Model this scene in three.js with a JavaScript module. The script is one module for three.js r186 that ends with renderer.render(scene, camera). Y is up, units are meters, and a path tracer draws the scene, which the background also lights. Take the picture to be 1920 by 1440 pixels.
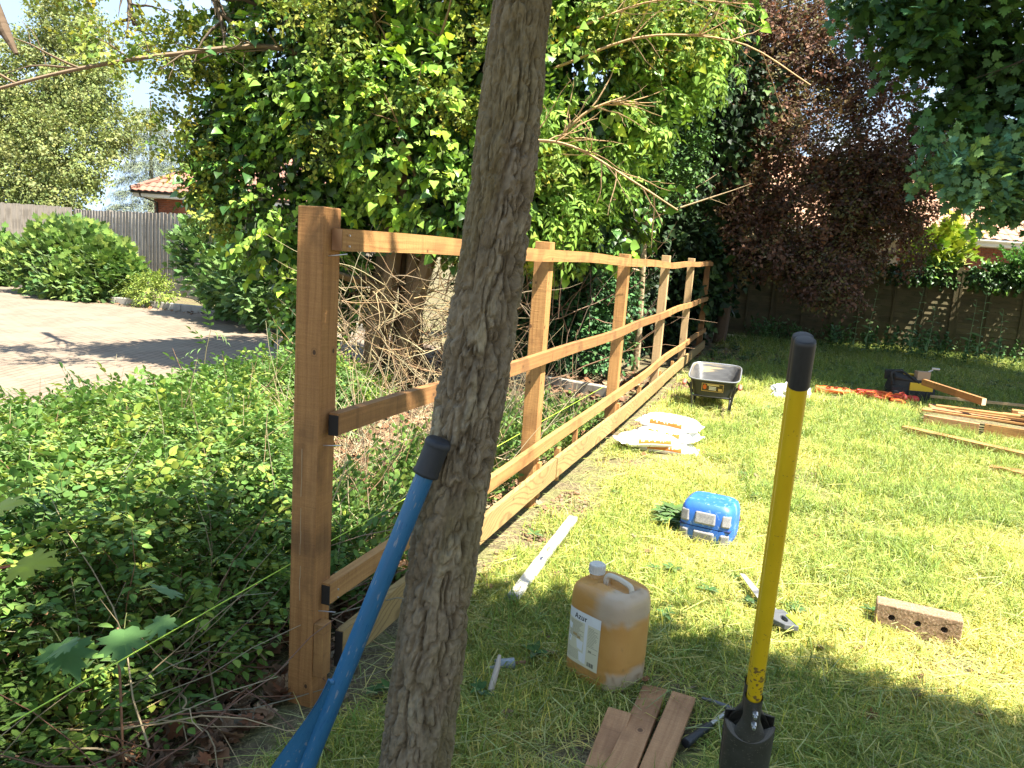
import * as THREE from 'three';
import { mergeGeometries } from 'three/addons/utils/BufferGeometryUtils.js';
import { RoundedBoxGeometry } from 'three/addons/geometries/RoundedBoxGeometry.js';
import { Brush, Evaluator, SUBTRACTION } from 'three-bvh-csg';

// ---------------------------------------------------------------- camera, sky, sun, exposure
const scene = new THREE.Scene();
const camera = new THREE.PerspectiveCamera(53.1, 4 / 3, 0.05, 600);
camera.position.set(0, 1.65, 0);
camera.rotation.set(THREE.MathUtils.degToRad(-9.75), 0, THREE.MathUtils.degToRad(4.0), 'YXZ');
const sunDir = new THREE.Vector3(0.3716, 0.866, 0.3346).normalize();
// the sky is computed further down, once the noise functions exist: pale blue air with thin broken cloud
const sun = new THREE.DirectionalLight(new THREE.Color(1, 0.94, 0.82), 5);
sun.position.copy(sunDir).multiplyScalar(60); sun.name = 'sun'; sun.castShadow = true;
sun.shadow.mapSize.set(4096, 4096); sun.shadow.radius = 1;
Object.assign(sun.shadow.camera, { left: -35, right: 35, top: 35, bottom: -35, near: 1, far: 140 });
scene.add(sun, sun.target);
const renderer = new THREE.WebGLRenderer({ antialias: true });
renderer.toneMapping = THREE.LinearToneMapping;
renderer.toneMappingExposure = 4.4;
renderer.shadowMap.enabled = true;

// ---------------------------------------------------------------- helpers
const V = (x, y, z) => new THREE.Vector3(x, y, z);
const rgb = (r, g, b) => new THREE.Color().setRGB(r, g, b);
function rng(seed) { let s = seed | 0; return () => { s = (s + 0x6d2b79f5) | 0; let t = Math.imul(s ^ (s >>> 15), 1 | s); t = (t + Math.imul(t ^ (t >>> 7), 61 | t)) ^ t; return ((t ^ (t >>> 14)) >>> 0) / 4294967296; }; }
const mix = (a, b, t) => a + (b - a) * t, clamp = (x, a = 0, b = 1) => Math.min(b, Math.max(a, x)), sstep = (a, b, x) => { const t = clamp((x - a) / (b - a)); return t * t * (3 - 2 * t); };
const mixc = (a, b, t) => [mix(a[0], b[0], t), mix(a[1], b[1], t), mix(a[2], b[2], t)];
function h2(x, y, s) { let h = Math.imul(x, 374761393) ^ Math.imul(y, 668265263) ^ Math.imul(s, 974634777); h = Math.imul(h ^ (h >>> 13), 1274126177); h ^= h >>> 16; return (h >>> 0) / 4294967296; }
// value noise, period px,py in cells (0: none)
function vn(x, y, px = 0, py = 0, s = 1) {
  const ix = Math.floor(x), iy = Math.floor(y), fx = x - ix, fy = y - iy, u = fx * fx * (3 - 2 * fx), v = fy * fy * (3 - 2 * fy);
  const w = (i, p) => (p ? ((i % p) + p) % p : i);
  const a = h2(w(ix, px), w(iy, py), s), b = h2(w(ix + 1, px), w(iy, py), s), c = h2(w(ix, px), w(iy + 1, py), s), d = h2(w(ix + 1, px), w(iy + 1, py), s);
  return mix(mix(a, b, u), mix(c, d, u), v);
}
function fbm(x, y, px = 0, py = 0, s = 1, oct = 4) { let t = 0, a = 0.5, n = 0; for (let i = 0; i < oct; i++) { t += a * vn(x, y, px, py, s + i); n += a; a *= 0.5; x *= 2; y *= 2; px *= 2; py *= 2; } return t / n; }
function vn3(x, y, z, s = 1) { const iz = Math.floor(z), f = z - iz, u = f * f * (3 - 2 * f); return mix(vn(x, y, 0, 0, s + iz * 57), vn(x, y, 0, 0, s + (iz + 1) * 57), u); }
const fbm3 = (x, y, z, s = 1) => (vn3(x, y, z, s) * 4 + vn3(x * 2, y * 2, z * 2, s + 9) * 2 + vn3(x * 4, y * 4, z * 4, s + 19)) / 7;
const toS = (c) => 255 * clamp(c <= 0.0031308 ? c * 12.92 : 1.055 * Math.pow(c, 1 / 2.4) - 0.055);
// texture from a function (u,v in 0..1) -> linear [r,g,b] or a number
function tex(w, h, f, srgb = true) {
  const d = new Uint8Array(w * h * 4);
  for (let j = 0; j < h; j++) for (let i = 0; i < w; i++) {
    const c = f(i / w, j / h), o = (j * w + i) * 4;
    if (typeof c === 'number') d[o] = d[o + 1] = d[o + 2] = 255 * clamp(c);
    else for (let k = 0; k < 3; k++) d[o + k] = srgb ? toS(c[k]) : 255 * clamp(c[k]);
    d[o + 3] = 255;
  }
  const t = new THREE.DataTexture(d, w, h); t.wrapS = t.wrapT = THREE.RepeatWrapping; t.magFilter = THREE.LinearFilter; t.minFilter = THREE.LinearMipmapLinearFilter; t.generateMipmaps = true;
  if (srgb) t.colorSpace = THREE.SRGBColorSpace; t.needsUpdate = true; return t;
}
function ctex(w, h, draw) { const c = document.createElement('canvas'); c.width = w; c.height = h; draw(c.getContext('2d'), w, h); const t = new THREE.CanvasTexture(c); t.colorSpace = THREE.SRGBColorSpace; return t; }
const std = (o) => new THREE.MeshStandardMaterial({ roughness: 0.8, ...o });
const used = new Map();
function numbered(n) { const k = used.get(n) ?? 0; used.set(n, k + 1); return k ? n + '_' + String(k).padStart(3, '0') : n; }
function shadows(m) { m.castShadow = m.receiveShadow = true; return m; }
function thing(name, label, category, pos = [0, 0, 0], turn = 0, group) {
  const o = new THREE.Group(); o.name = numbered(name); o.position.set(...pos); o.rotation.y = turn; o.userData = { label, category }; if (group) o.userData.group = group; scene.add(o); return o;
}
function part(name, geo, mat, parent, label) { const m = shadows(new THREE.Mesh(geo, mat)); m.name = name; if (label) m.userData.label = label; parent.add(m); return m; }
function one(name, geo, mat, label, category, pos = [0, 0, 0], turn = 0, group) { const m = shadows(new THREE.Mesh(geo, mat)); m.name = numbered(name); m.position.set(...pos); m.rotation.y = turn; m.userData = { label, category }; if (group) m.userData.group = group; scene.add(m); return m; }
function struct(name, geo, mat) { const m = shadows(new THREE.Mesh(geo, mat)); m.name = numbered(name); m.userData.kind = 'structure'; scene.add(m); return m; }
// metre uv by the face's main direction; the long axis (0,1,2) runs along u
function metreUV(g, long = 0, du = 0, dv = 0) {
  if (g.index) g = g.toNonIndexed();
  const p = g.attributes.position, n = g.attributes.normal, uv = new Float32Array(p.count * 2);
  for (let i = 0; i < p.count; i += 3) {
    const a = [0, 1, 2].map((k) => Math.abs(n.getComponent(i, k) + n.getComponent(i + 1, k) + n.getComponent(i + 2, k)));
    const m = a.indexOf(Math.max(...a));
    let ua, va; if (m === long) { ua = (long + 1) % 3; va = (long + 2) % 3; } else { ua = long; va = 3 - long - m; }
    for (let j = i; j < i + 3; j++) { uv[j * 2] = p.getComponent(j, ua) + du; uv[j * 2 + 1] = p.getComponent(j, va) + dv; }
  }
  g.setAttribute('uv', new THREE.BufferAttribute(uv, 2)); return g;
}
const RW = rng(77);
const plank = (lx, ly, lz, long = 0, ch = 0.003) => metreUV(new RoundedBoxGeometry(lx, ly, lz, 1, ch), long, RW() * 5, RW() * 5);
const box = (lx, ly, lz, long = 0) => metreUV(new THREE.BoxGeometry(lx, ly, lz), long, RW() * 5, RW() * 5);
const at = (g, x, y, z, rx = 0, ry = 0, rz = 0) => g.applyMatrix4(new THREE.Matrix4().compose(V(x, y, z), new THREE.Quaternion().setFromEuler(new THREE.Euler(rx, ry, rz)), V(1, 1, 1)));
const merge = (list) => mergeGeometries(list.map((g) => { const k = g.index ? g.toNonIndexed() : g; for (const a of Object.keys(k.attributes)) if (!['position', 'normal', 'uv'].includes(a)) k.deleteAttribute(a); return k; }));
// collects triangles with a colour at each vertex
class MB {
  constructor() { this.p = []; this.c = []; this.u = []; this.i = []; }
  v(x, y, z, c = [1, 1, 1], u = 0, w = 0) { this.p.push(x, y, z); this.c.push(c[0], c[1], c[2]); this.u.push(u, w); return this.p.length / 3 - 1; }
  t(a, b, c) { this.i.push(a, b, c); }
  leaf(m, L, W, prof, fold, curl, c1, c2 = c1) { // prof: [t, half-width share]
    const q = V(0, 0, 0), put = (x, y, z, c) => { q.set(x, y, z).applyMatrix4(m); return this.v(q.x, q.y, q.z, c); };
    let last = null;
    for (const [t, w] of prof) {
      const z = t * L, y = -curl * t * t * L, mid = put(0, y, z, c2), row = w > 0 ? [put(-w * W / 2, y + fold * w * W / 2, z, c1), mid, put(w * W / 2, y + fold * w * W / 2, z, c1)] : [mid, mid, mid];
      if (last) for (const k of [0, 1]) { const a = last[k], b = last[k + 1], c = row[k], d = row[k + 1]; if (a !== b) this.t(a, b, d); if (c !== d) this.t(a, d, c); }
      last = row;
    }
  }
  fan(m, pts, c1, c2, cup) { // flat outline round the origin
    const q = V(0, 0, 0), put = (x, y, z, c) => { q.set(x, y, z).applyMatrix4(m); return this.v(q.x, q.y, q.z, c); };
    const o = put(0, 0, 0.35, c2), ids = pts.map(([x, z]) => put(x, cup * (x * x + (z - 0.35) * (z - 0.35)) + (Math.abs(x) < 0.05 ? -0.03 : 0), z, c1));
    for (let k = 0; k < ids.length - 1; k++) this.t(o, ids[k], ids[k + 1]);
  }
  tube(pts, rad, seg = 6, c = [1, 1, 1], wob = 0, cap = true) {
    let prev = null; const n = pts.length, T = V(0, 0, 0), N = V(0.31, 0.2, 0.93), B = V(0, 0, 0); let len = 0;
    for (let i = 0; i < n; i++) {
      T.copy(pts[Math.min(n - 1, i + 1)]).sub(pts[Math.max(0, i - 1)]).normalize();
      N.addScaledVector(T, -N.dot(T)); if (N.lengthSq() < 1e-4) N.set(T.y, T.z, T.x).addScaledVector(T, -(T.y * T.x + T.z * T.y + T.x * T.z)); N.normalize(); B.crossVectors(T, N);
      if (i) len += pts[i].distanceTo(pts[i - 1]);
      const r = Array.isArray(rad) ? rad[i] : rad, row = [];
      for (let k = 0; k <= seg; k++) {
        const a = (k / seg) * Math.PI * 2, rr = r * (1 + wob * (h2(k % seg, i, 5) - 0.5)), cs = Math.cos(a) * rr, sn = Math.sin(a) * rr;
        row.push(this.v(pts[i].x + N.x * cs + B.x * sn, pts[i].y + N.y * cs + B.y * sn, pts[i].z + N.z * cs + B.z * sn, c, len, (k / seg) * 2 * Math.PI * r));
      }
      if (prev) for (let k = 0; k < seg; k++) { this.t(prev[k], row[k], row[k + 1]); this.t(prev[k], row[k + 1], prev[k + 1]); }
      if (cap && (i === 0 || i === n - 1)) { const o = this.v(pts[i].x, pts[i].y, pts[i].z, c, len, 0); for (let k = 0; k < seg; k++) i ? this.t(o, row[k + 1], row[k]) : this.t(o, row[k], row[k + 1]); }
      prev = row;
    }
  }
  geo() {
    const g = new THREE.BufferGeometry(); g.setAttribute('position', new THREE.Float32BufferAttribute(this.p, 3)); g.setAttribute('color', new THREE.Float32BufferAttribute(this.c, 3)); g.setAttribute('uv', new THREE.Float32BufferAttribute(this.u, 2));
    g.setIndex(this.i); g.computeVertexNormals(); return g;
  }
}
const tubeGeo = (pts, r, seg = 8) => { const b = new MB(); b.tube(pts, r, seg); return b.geo(); };
// loft: rows of closed rings -> smooth surface; rings are arrays of [x,y,z]
function loft(rings, capA = true, capB = true, colf) {
  const b = new MB(), n = rings[0].length; let prev = null;
  rings.forEach((r, j) => {
    const row = []; for (let k = 0; k <= n; k++) { const q = r[k % n]; row.push(b.v(q[0], q[1], q[2], colf ? colf(q) : undefined, k / n, j / (rings.length - 1))); }
    if (prev) for (let k = 0; k < n; k++) { b.t(prev[k], row[k + 1], row[k]); b.t(prev[k], prev[k + 1], row[k + 1]); }
    if ((j === 0 && capA) || (j === rings.length - 1 && capB)) {
      const m = [0, 1, 2].map((a) => r.reduce((s, q) => s + q[a], 0) / n), o = b.v(...m, colf ? colf(m) : undefined, 0.5, j ? 1 : 0), e = []; for (let k = 0; k <= n; k++) { const q = r[k % n]; e.push(b.v(q[0], q[1], q[2], colf ? colf(q) : undefined)); }
      for (let k = 0; k < n; k++) j ? b.t(o, e[k], e[k + 1]) : b.t(o, e[k + 1], e[k]);
    }
    prev = row;
  });
  const g = b.geo(), N = g.attributes.normal, st = n + 1; // close the seam in the normals
  const seam = (a, c) => { const x = N.getX(a) + N.getX(c), y = N.getY(a) + N.getY(c), z = N.getZ(a) + N.getZ(c), l = Math.hypot(x, y, z) || 1; N.setXYZ(a, x / l, y / l, z / l); N.setXYZ(c, x / l, y / l, z / l); };
  let base = 0; rings.forEach((r, j) => { seam(base, base + n); base += st; if ((j === 0 && capA) || (j === rings.length - 1 && capB)) base += 1 + st; });
  return g;
}
const superRing = (w, d, y, e = 4, n = 40, cx = 0, cz = 0) => Array.from({ length: n }, (_, k) => { const a = (k / n) * Math.PI * 2, c = Math.cos(a), s = Math.sin(a); return [cx + Math.sign(c) * Math.pow(Math.abs(c), 2 / e) * w / 2, y, cz + Math.sign(s) * Math.pow(Math.abs(s), 2 / e) * d / 2]; });
// many small copies of one shape: foliage, grass, litter
function copies(name, geo, mat, list, parent) { // list of [Matrix4, [r,g,b]]
  const m = shadows(new THREE.InstancedMesh(geo, mat, list.length)), c = new THREE.Color();
  list.forEach(([t, k], i) => { m.setMatrixAt(i, t); m.setColorAt(i, c.setRGB(k[0], k[1], k[2])); });
  m.name = parent ? name : numbered(name); m.userData.kind = 'stuff'; (parent ?? scene).add(m); return m;
}
const Z = V(0, 0, 1), _q = new THREE.Quaternion(), _q2 = new THREE.Quaternion();
function pose(p, dir, roll, s) { _q.setFromUnitVectors(Z, dir); _q2.setFromAxisAngle(Z, roll); return new THREE.Matrix4().compose(p, _q.clone().multiply(_q2), typeof s === 'number' ? V(s, s, s) : s); }
function eul(x, y, z, rx, ry, rz, s) { return new THREE.Matrix4().compose(V(x, y, z), new THREE.Quaternion().setFromEuler(new THREE.Euler(rx, ry, rz, 'YXZ')), typeof s === 'number' ? V(s, s, s) : s); }
const rdir = (R) => { const y = R() * 2 - 1, a = R() * Math.PI * 2, r = Math.sqrt(1 - y * y); return V(Math.cos(a) * r, y, Math.sin(a) * r); };
{
  const W = 1024, H = 512, d = new Float32Array(W * H * 4);
  for (let j = 0; j < H; j++) for (let i = 0; i < W; i++) {
    const el = ((j + 0.5) / H - 0.5) * Math.PI, az = (i / W) * Math.PI * 2, y = Math.max(0, Math.sin(el)), o = (j * W + i) * 4;
    let c = mixc([0.25, 0.32, 0.4], [0.1, 0.17, 0.29], Math.pow(y, 0.55));
    const k = 1.6 / (y + 0.18), n = fbm(Math.cos(az) * Math.cos(el) * k + 20, Math.sin(az) * Math.cos(el) * k + 20, 0, 0, 17, 5);
    c = mixc(c, [0.46, 0.47, 0.48], sstep(0.5, 0.72, n) * 0.8);
    d[o] = c[0]; d[o + 1] = c[1]; d[o + 2] = c[2]; d[o + 3] = 1;
  }
  const t = new THREE.DataTexture(d, W, H, THREE.RGBAFormat, THREE.FloatType); t.mapping = THREE.EquirectangularReflectionMapping; t.magFilter = t.minFilter = THREE.LinearFilter; t.wrapS = THREE.RepeatWrapping; t.needsUpdate = true;
  scene.background = t; scene.environment = t;
}
// the new fence's line: s metres along it from the first post, w metres to its lawn side
const FA = 19.2 * Math.PI / 180, FD = V(Math.sin(FA), 0, -Math.cos(FA)), FN = V(Math.cos(FA), 0, Math.sin(FA)), FP = V(-0.665, 0, -2.56);
const fl = (s, w, y = 0) => V(FP.x + FD.x * s + FN.x * w, y, FP.z + FD.z * s + FN.z * w);
const toS_W = (x, z) => { const dx = x - FP.x, dz = z - FP.z; return [dx * FD.x + dz * FD.z, dx * FN.x + dz * FN.z]; };
// ---------------------------------------------------------------- materials
// sawn timber: u along the grain, one repeat 1.2 m x 0.3 m
function woodTex(lo, hi, stain, seed, saw = 0.16, cath = 0) {
  return tex(1024, 256, (u, v) => {
    const warp = fbm(u * 3, v * 4, 3, 4, seed) * 0.12;
    let g = fbm(u * 4, (v + warp) * 40, 4, 40, seed + 3, 3);
    if (cath) { const b = Math.exp(-Math.pow((v - 0.5) * 4.2, 2)), s = v * 9 + b * (2.6 * Math.cos(u * 2 * Math.PI) + 0.5 * Math.sin(u * 4 * Math.PI)) + fbm(u * 6, v * 3, 6, 3, seed + 6) * 1.2; const r = 0.5 + 0.5 * Math.sin(s * 6.28); g = mix(g, 1 - Math.pow(r, 5), cath); }
    const sw = vn(u * 330 + 3 * vn(v * 3, u * 9, 3, 9, seed), v * 3, 0, 3, seed + 8) - 0.5;
    const bl = sstep(0.48, 0.72, fbm(u * 6, v * 2, 6, 2, seed + 20)), knot = 0; let kd = 9; for (let q = 0; q < 5; q++) { const kx = h2(q, seed, 1), ky = h2(q, seed, 2), du = Math.min(Math.abs(u - kx), 1 - Math.abs(u - kx)) * 1.2, dv = Math.min(Math.abs(v - ky), 1 - Math.abs(v - ky)) * 0.3; kd = Math.min(kd, Math.hypot(du * 0.75, dv) / (0.006 + 0.006 * h2(q, seed, 3))); }
    let c = mixc(lo, hi, clamp(g * 1.1 + 0.02 + sw * saw)); c = mixc(c, stain, bl * 0.5 + knot);
    const drip = sstep(0.86, 0.97, vn(u * 90, v * 1.4 + 3, 90, 0, seed + 31)) * 0.35; c = mixc(c, stain, drip); c = mixc(c, stain.map((x) => x * 0.55), sstep(1.15, 0.8, kd) * 0.85 + 0.3 * sstep(0.35, 0, Math.abs(kd - 1.7)));
    const sp = 0.9 + 0.2 * vn(u * 400, v * 120, 400, 120, seed + 40); return c.map((x) => x * sp);
  });
}
const woodBump = tex(1024, 256, (u, v) => 0.5 * fbm(u * 4, v * 70, 4, 70, 3, 3) + 0.5 * vn(u * 330, v * 6, 330, 6, 8));
const wm = (t, o = {}) => { t.repeat.set(1 / 1.2, 1 / 0.3); const b = woodBump; b.repeat.set(1 / 1.2, 1 / 0.3); return std({ map: t, bumpMap: b, bumpScale: 0.0012, roughness: 0.82, ...o }); };
const M = {};
M.timber = wm(woodTex([0.28, 0.13, 0.038], [0.45, 0.235, 0.078], [0.18, 0.08, 0.024], 11));
M.timberB = wm(woodTex([0.22, 0.1, 0.03], [0.36, 0.175, 0.058], [0.1, 0.044, 0.015], 23, 0.25));
M.timberPost = wm(woodTex([0.24, 0.105, 0.03], [0.4, 0.195, 0.062], [0.045, 0.02, 0.008], 29, 0.3));
M.timberPale = wm(woodTex([0.36, 0.23, 0.11], [0.5, 0.35, 0.18], [0.24, 0.16, 0.08], 31));
M.board = wm(woodTex([0.19, 0.12, 0.042], [0.36, 0.24, 0.092], [0.24, 0.155, 0.06], 41, 0.08, 0.75));
M.offcut = wm(woodTex([0.34, 0.165, 0.07], [0.48, 0.26, 0.12], [0.2, 0.09, 0.04], 53, 0.3));
M.endDark = std({ color: rgb(0.02, 0.016, 0.012), roughness: 0.9 });
M.endGrain = std({ map: tex(128, 128, (u, v) => { const r = Math.hypot(u - 0.2, v + 0.3) * 26 + fbm(u * 4, v * 4, 0, 0, 4); const g = 0.5 + 0.5 * Math.sin(r * 3.4); return mixc([0.24, 0.11, 0.045], [0.42, 0.23, 0.11], g); }), roughness: 0.9 });
M.greyWood = wm(woodTex([0.19, 0.165, 0.14], [0.36, 0.33, 0.29], [0.15, 0.125, 0.1], 61, 0.05));
M.greyWoodB = wm(woodTex([0.16, 0.135, 0.11], [0.31, 0.275, 0.235], [0.12, 0.1, 0.075], 67, 0.05));
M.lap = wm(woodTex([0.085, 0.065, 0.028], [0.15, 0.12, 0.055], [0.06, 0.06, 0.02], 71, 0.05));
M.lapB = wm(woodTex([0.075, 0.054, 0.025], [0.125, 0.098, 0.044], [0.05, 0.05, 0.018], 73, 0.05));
// ground: soil with straw and roots, one repeat 2.4 m
M.ground = (() => {
  const R = rng(5), N = 1024, acc = new Float32Array(N * N), tone = new Float32Array(N * N);
  for (let k = 0; k < 15000; k++) { let x = R() * N, y = R() * N, a = R() * 6.28; const l = 6 + R() * 26, t = 0.3 + R() * 0.7; for (let s = 0; s < l; s++) { x += Math.cos(a); y += Math.sin(a); a += (R() - 0.5) * 0.12; const o = ((y | 0) & 1023) * N + ((x | 0) & 1023); acc[o] = 0.75; tone[o] = t; } }
  const t = tex(N, N, (u, v) => {
    const n = fbm(u * 12, v * 12, 12, 12, 3), f = fbm(u * 90, v * 90, 90, 90, 6, 3), o = ((v * N) | 0) * N + ((u * N) | 0);
    let c = mixc([0.06, 0.042, 0.024], [0.15, 0.115, 0.06], f); c = mixc(c, [0.12, 0.13, 0.035], sstep(0.42, 0.66, n) * 0.55);
    return mixc(c, mixc([0.15, 0.14, 0.05], [0.36, 0.31, 0.15], tone[o]), acc[o]);
  });
  const b = tex(512, 512, (u, v) => 0.6 * fbm(u * 40, v * 40, 40, 40, 9) + 0.4 * vn(u * 200, v * 200, 200, 200, 2));
  t.repeat.set(1 / 2.4, 1 / 2.4); b.repeat.set(1 / 1.7, 1 / 1.7); return std({ map: t, bumpMap: b, bumpScale: 0.02, roughness: 0.95 });
})();
// far block paving, one repeat 2 m: too far to tell the blocks apart
M.paving = (() => {
  const t = tex(1024, 1024, (u, v) => {
    const bx = u * 20, by = v * 10, i = Math.floor(bx), j = Math.floor(by + (i % 2) * 0.5), k = h2(i, j % 10, 3);
    const gap = Math.min(bx - i, i + 1 - bx) < 0.07 || Math.min((by + (i % 2) * 0.5) - j, j + 1 - by - (i % 2) * 0.5) < 0.035;
    let c = mixc([0.16, 0.115, 0.08], [0.235, 0.172, 0.125], k * 0.6 + 0.4 * fbm(u * 60, v * 60, 60, 60, 3)); if (gap) c = [0.075, 0.065, 0.04];
    return mixc(c, [0.215, 0.172, 0.125], 0.55 * sstep(0.4, 0.7, fbm(u * 4, v * 4, 4, 4, 8)));
  }); t.repeat.set(0.5, 0.5); return std({ map: t, roughness: 0.93 });
})();
M.concrete = std({ map: (() => { const t = tex(256, 256, (u, v) => mixc([0.2, 0.185, 0.155], [0.34, 0.32, 0.28], fbm(u * 20, v * 20, 20, 20, 4))); t.repeat.set(1, 1); return t; })(), roughness: 0.95 });
M.tile = std({ map: tex(256, 256, (u, v) => mixc([0.2, 0.095, 0.065], [0.34, 0.17, 0.12], fbm(u * 10, v * 10, 10, 10, 4))), roughness: 0.9 });
M.tileB = std({ map: tex(256, 256, (u, v) => mixc([0.17, 0.085, 0.06], [0.29, 0.15, 0.11], fbm(u * 10, v * 10, 10, 10, 14))), roughness: 0.9 });
M.tileR = std({ map: tex(256, 256, (u, v) => mixc([0.33, 0.18, 0.11], [0.46, 0.27, 0.175], fbm(u * 10, v * 10, 10, 10, 24))), roughness: 0.9 });
M.brick = [[0.24, 0.085, 0.05], [0.28, 0.11, 0.065], [0.2, 0.075, 0.048]].map((c, k) => std({ map: tex(128, 128, (u, v) => { const f = 0.8 + 0.4 * fbm(u * 12, v * 12, 12, 12, 4 + k); return c.map((x) => x * f); }), roughness: 0.95 }));
M.mortar = std({ color: rgb(0.3, 0.26, 0.21), roughness: 0.95 });
M.fascia = std({ color: rgb(0.72, 0.71, 0.68), roughness: 0.5 });
M.blackPlastic = std({ color: rgb(0.018, 0.018, 0.02), roughness: 0.5 });
M.bark = std({ color: rgb(0.13, 0.1, 0.07), vertexColors: true, roughness: 0.95, bumpMap: tex(256, 256, (u, v) => fbm(u * 30, v * 8, 30, 8, 3)), bumpScale: 0.01 });
M.twig = std({ vertexColors: true, roughness: 0.9 });
const leafM = (rough, trans, spec = 0.5) => new THREE.MeshPhysicalMaterial({ vertexColors: true, roughness: rough, transmission: trans, thickness: 0, specularIntensity: spec, side: THREE.DoubleSide });
M.leafSoft = leafM(0.85, 0.4); M.leafGloss = new THREE.MeshPhysicalMaterial({ vertexColors: true, roughness: 0.38, specularIntensity: 0.7, side: THREE.DoubleSide });
M.leafMid = new THREE.MeshPhysicalMaterial({ vertexColors: true, roughness: 0.55, specularIntensity: 0.5, side: THREE.DoubleSide });
M.leafDry = new THREE.MeshStandardMaterial({ vertexColors: true, roughness: 0.9, side: THREE.DoubleSide });
M.grass = leafM(0.8, 0.35);

// ---------------------------------------------------------------- leaf shapes and sprigs
const OVAL = [[0, 0], [0.2, 0.72], [0.48, 1], [0.78, 0.62], [1, 0]], DIA = [[0, 0], [0.42, 1], [1, 0]], IVY = [[0, 0.35], [0.12, 0.95], [0.35, 1], [0.7, 0.5], [1, 0]], LANCE = [[0, 0], [0.25, 0.8], [0.5, 1], [1, 0]];
const MAPLE = (() => { const q = [[0, 0], [0.16, -0.06], [0.3, 0.0], [0.34, 0.1], [0.62, 0.12], [0.52, 0.24], [0.62, 0.3], [0.36, 0.36], [0.58, 0.6], [0.42, 0.6], [0.4, 0.72], [0.2, 0.58], [0.24, 0.82], [0.12, 0.84], [0, 1.12]]; return [...q, ...q.slice(1, -1).reverse().map(([x, z]) => [-x, z]), [0, 0]]; })();
const jit = (R, c, a) => { const k = 1 + (R() - 0.5) * a, w = (R() - 0.5) * a * 0.5; return [c[0] * k * (1 + w), c[1] * k, c[2] * k * (1 - w)]; };
// a sprig points along +z, about `len` long
function sprig(seed, { n = 8, len = 0.3, L = 0.07, W = 0.05, prof = OVAL, spread = 1, fold = 0.25, curl = 0.2, twig = [0.12, 0.09, 0.05], tr = 0.003, var_ = 0.5, droop = 0, lobed = false, cluster = 0.05, tip = null }) {
  const R = rng(seed), b = new MB(), q = new THREE.Quaternion(), e = new THREE.Euler();
  if (tr) b.tube([V(0, 0, 0), V((R() - 0.5) * 0.06 * len, -droop * len * 0.3, len * 0.5), V((R() - 0.5) * 0.1 * len, -droop * len, len)], [tr, tr * 0.8, tr * 0.4], 3, twig, 0, false);
  for (let k = 0; k < n; k++) {
    const t = (k + 0.6) / n, side = k % 2 ? 1 : -1, last = k === n - 1;
    e.set((R() - 0.35) * 0.9 + droop * 0.5, last ? 0 : side * (0.7 + R() * 0.6) * spread, (R() - 0.5) * 1.2, 'YXZ'); q.setFromEuler(e);
    const s = 0.7 + R() * 0.5, p = V((R() - 0.5) * cluster, (R() - 0.5) * cluster - droop * len * t * t, len * t), c = jit(R, [1, 1, 1], var_), c2 = tip && t > 0.65 ? [c[0] * tip[0], c[1] * tip[1], c[2] * tip[2]] : c;
    const m = new THREE.Matrix4().compose(p, q, lobed ? V(L * s, L * s, L * s) : V(s, s, s));
    if (lobed) b.fan(m, MAPLE, c2, jit(R, c2, 0.2), -0.25 * R()); else b.leaf(m, L, W, prof, fold, curl + R() * 0.2, c2, jit(R, c2, 0.25));
  }
  return b.geo();
}
// points through a crown made of blobs [x,y,z,rx,ry,rz]; gap: share eaten away in patches
function crown(R, blobs, n, { gap = 0.3, freq = 0.9, inner = 0.45, seed = 3, keep } = {}) {
  const out = [], wsum = blobs.map((b) => Math.pow(b[3] * b[4] * b[5], 0.7)), tot = wsum.reduce((a, b) => a + b); let guard = 0;
  while (out.length < n && guard++ < n * 20) {
    let r = R() * tot, k = 0; while (k < blobs.length - 1 && (r -= wsum[k]) > 0) k++;
    const b = blobs[k], d = rdir(R), f = mix(inner, 1, Math.pow(R(), 0.6)) * (0.86 + 0.3 * fbm3(d.x * 2 + k * 7, d.y * 2, d.z * 2, seed)), p = V(b[0] + d.x * b[3] * f, b[1] + d.y * b[4] * f, b[2] + d.z * b[5] * f);
    if (p.y < 0.05 || fbm3(p.x * freq, p.y * freq * 1.2, p.z * freq, seed + 40) < gap || (keep && !keep(p))) continue;
    out.push([p, V(d.x / b[3], d.y / b[4], d.z / b[5]).normalize()]);
  }
  return out;
}
// leafage: colour list is picked from at random
function leafage(name, parent, geos, mat, pts, R, { cols, s = 1, sv = 0.4, out = 0.7, up = 0.2, wild = 0.7, pick }) {
  const lists = geos.map(() => []);
  for (const [p, d] of pts) {
    const dir = d.clone().multiplyScalar(out).add(V(0, up, 0)).add(rdir(R).multiplyScalar(wild)).normalize();
    const c = pick ? pick(p, R) : cols[(R() * cols.length) | 0], k = 0.8 + R() * 0.4;
    lists[(R() * geos.length) | 0].push([pose(p, dir, (R() - 0.5) * 1.6, s * (1 - sv / 2 + R() * sv)), [c[0] * k, c[1] * k, c[2] * k]]);
  }
  geos.forEach((g, i) => lists[i].length && copies(name, g, mat, lists[i], parent));
}
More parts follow.
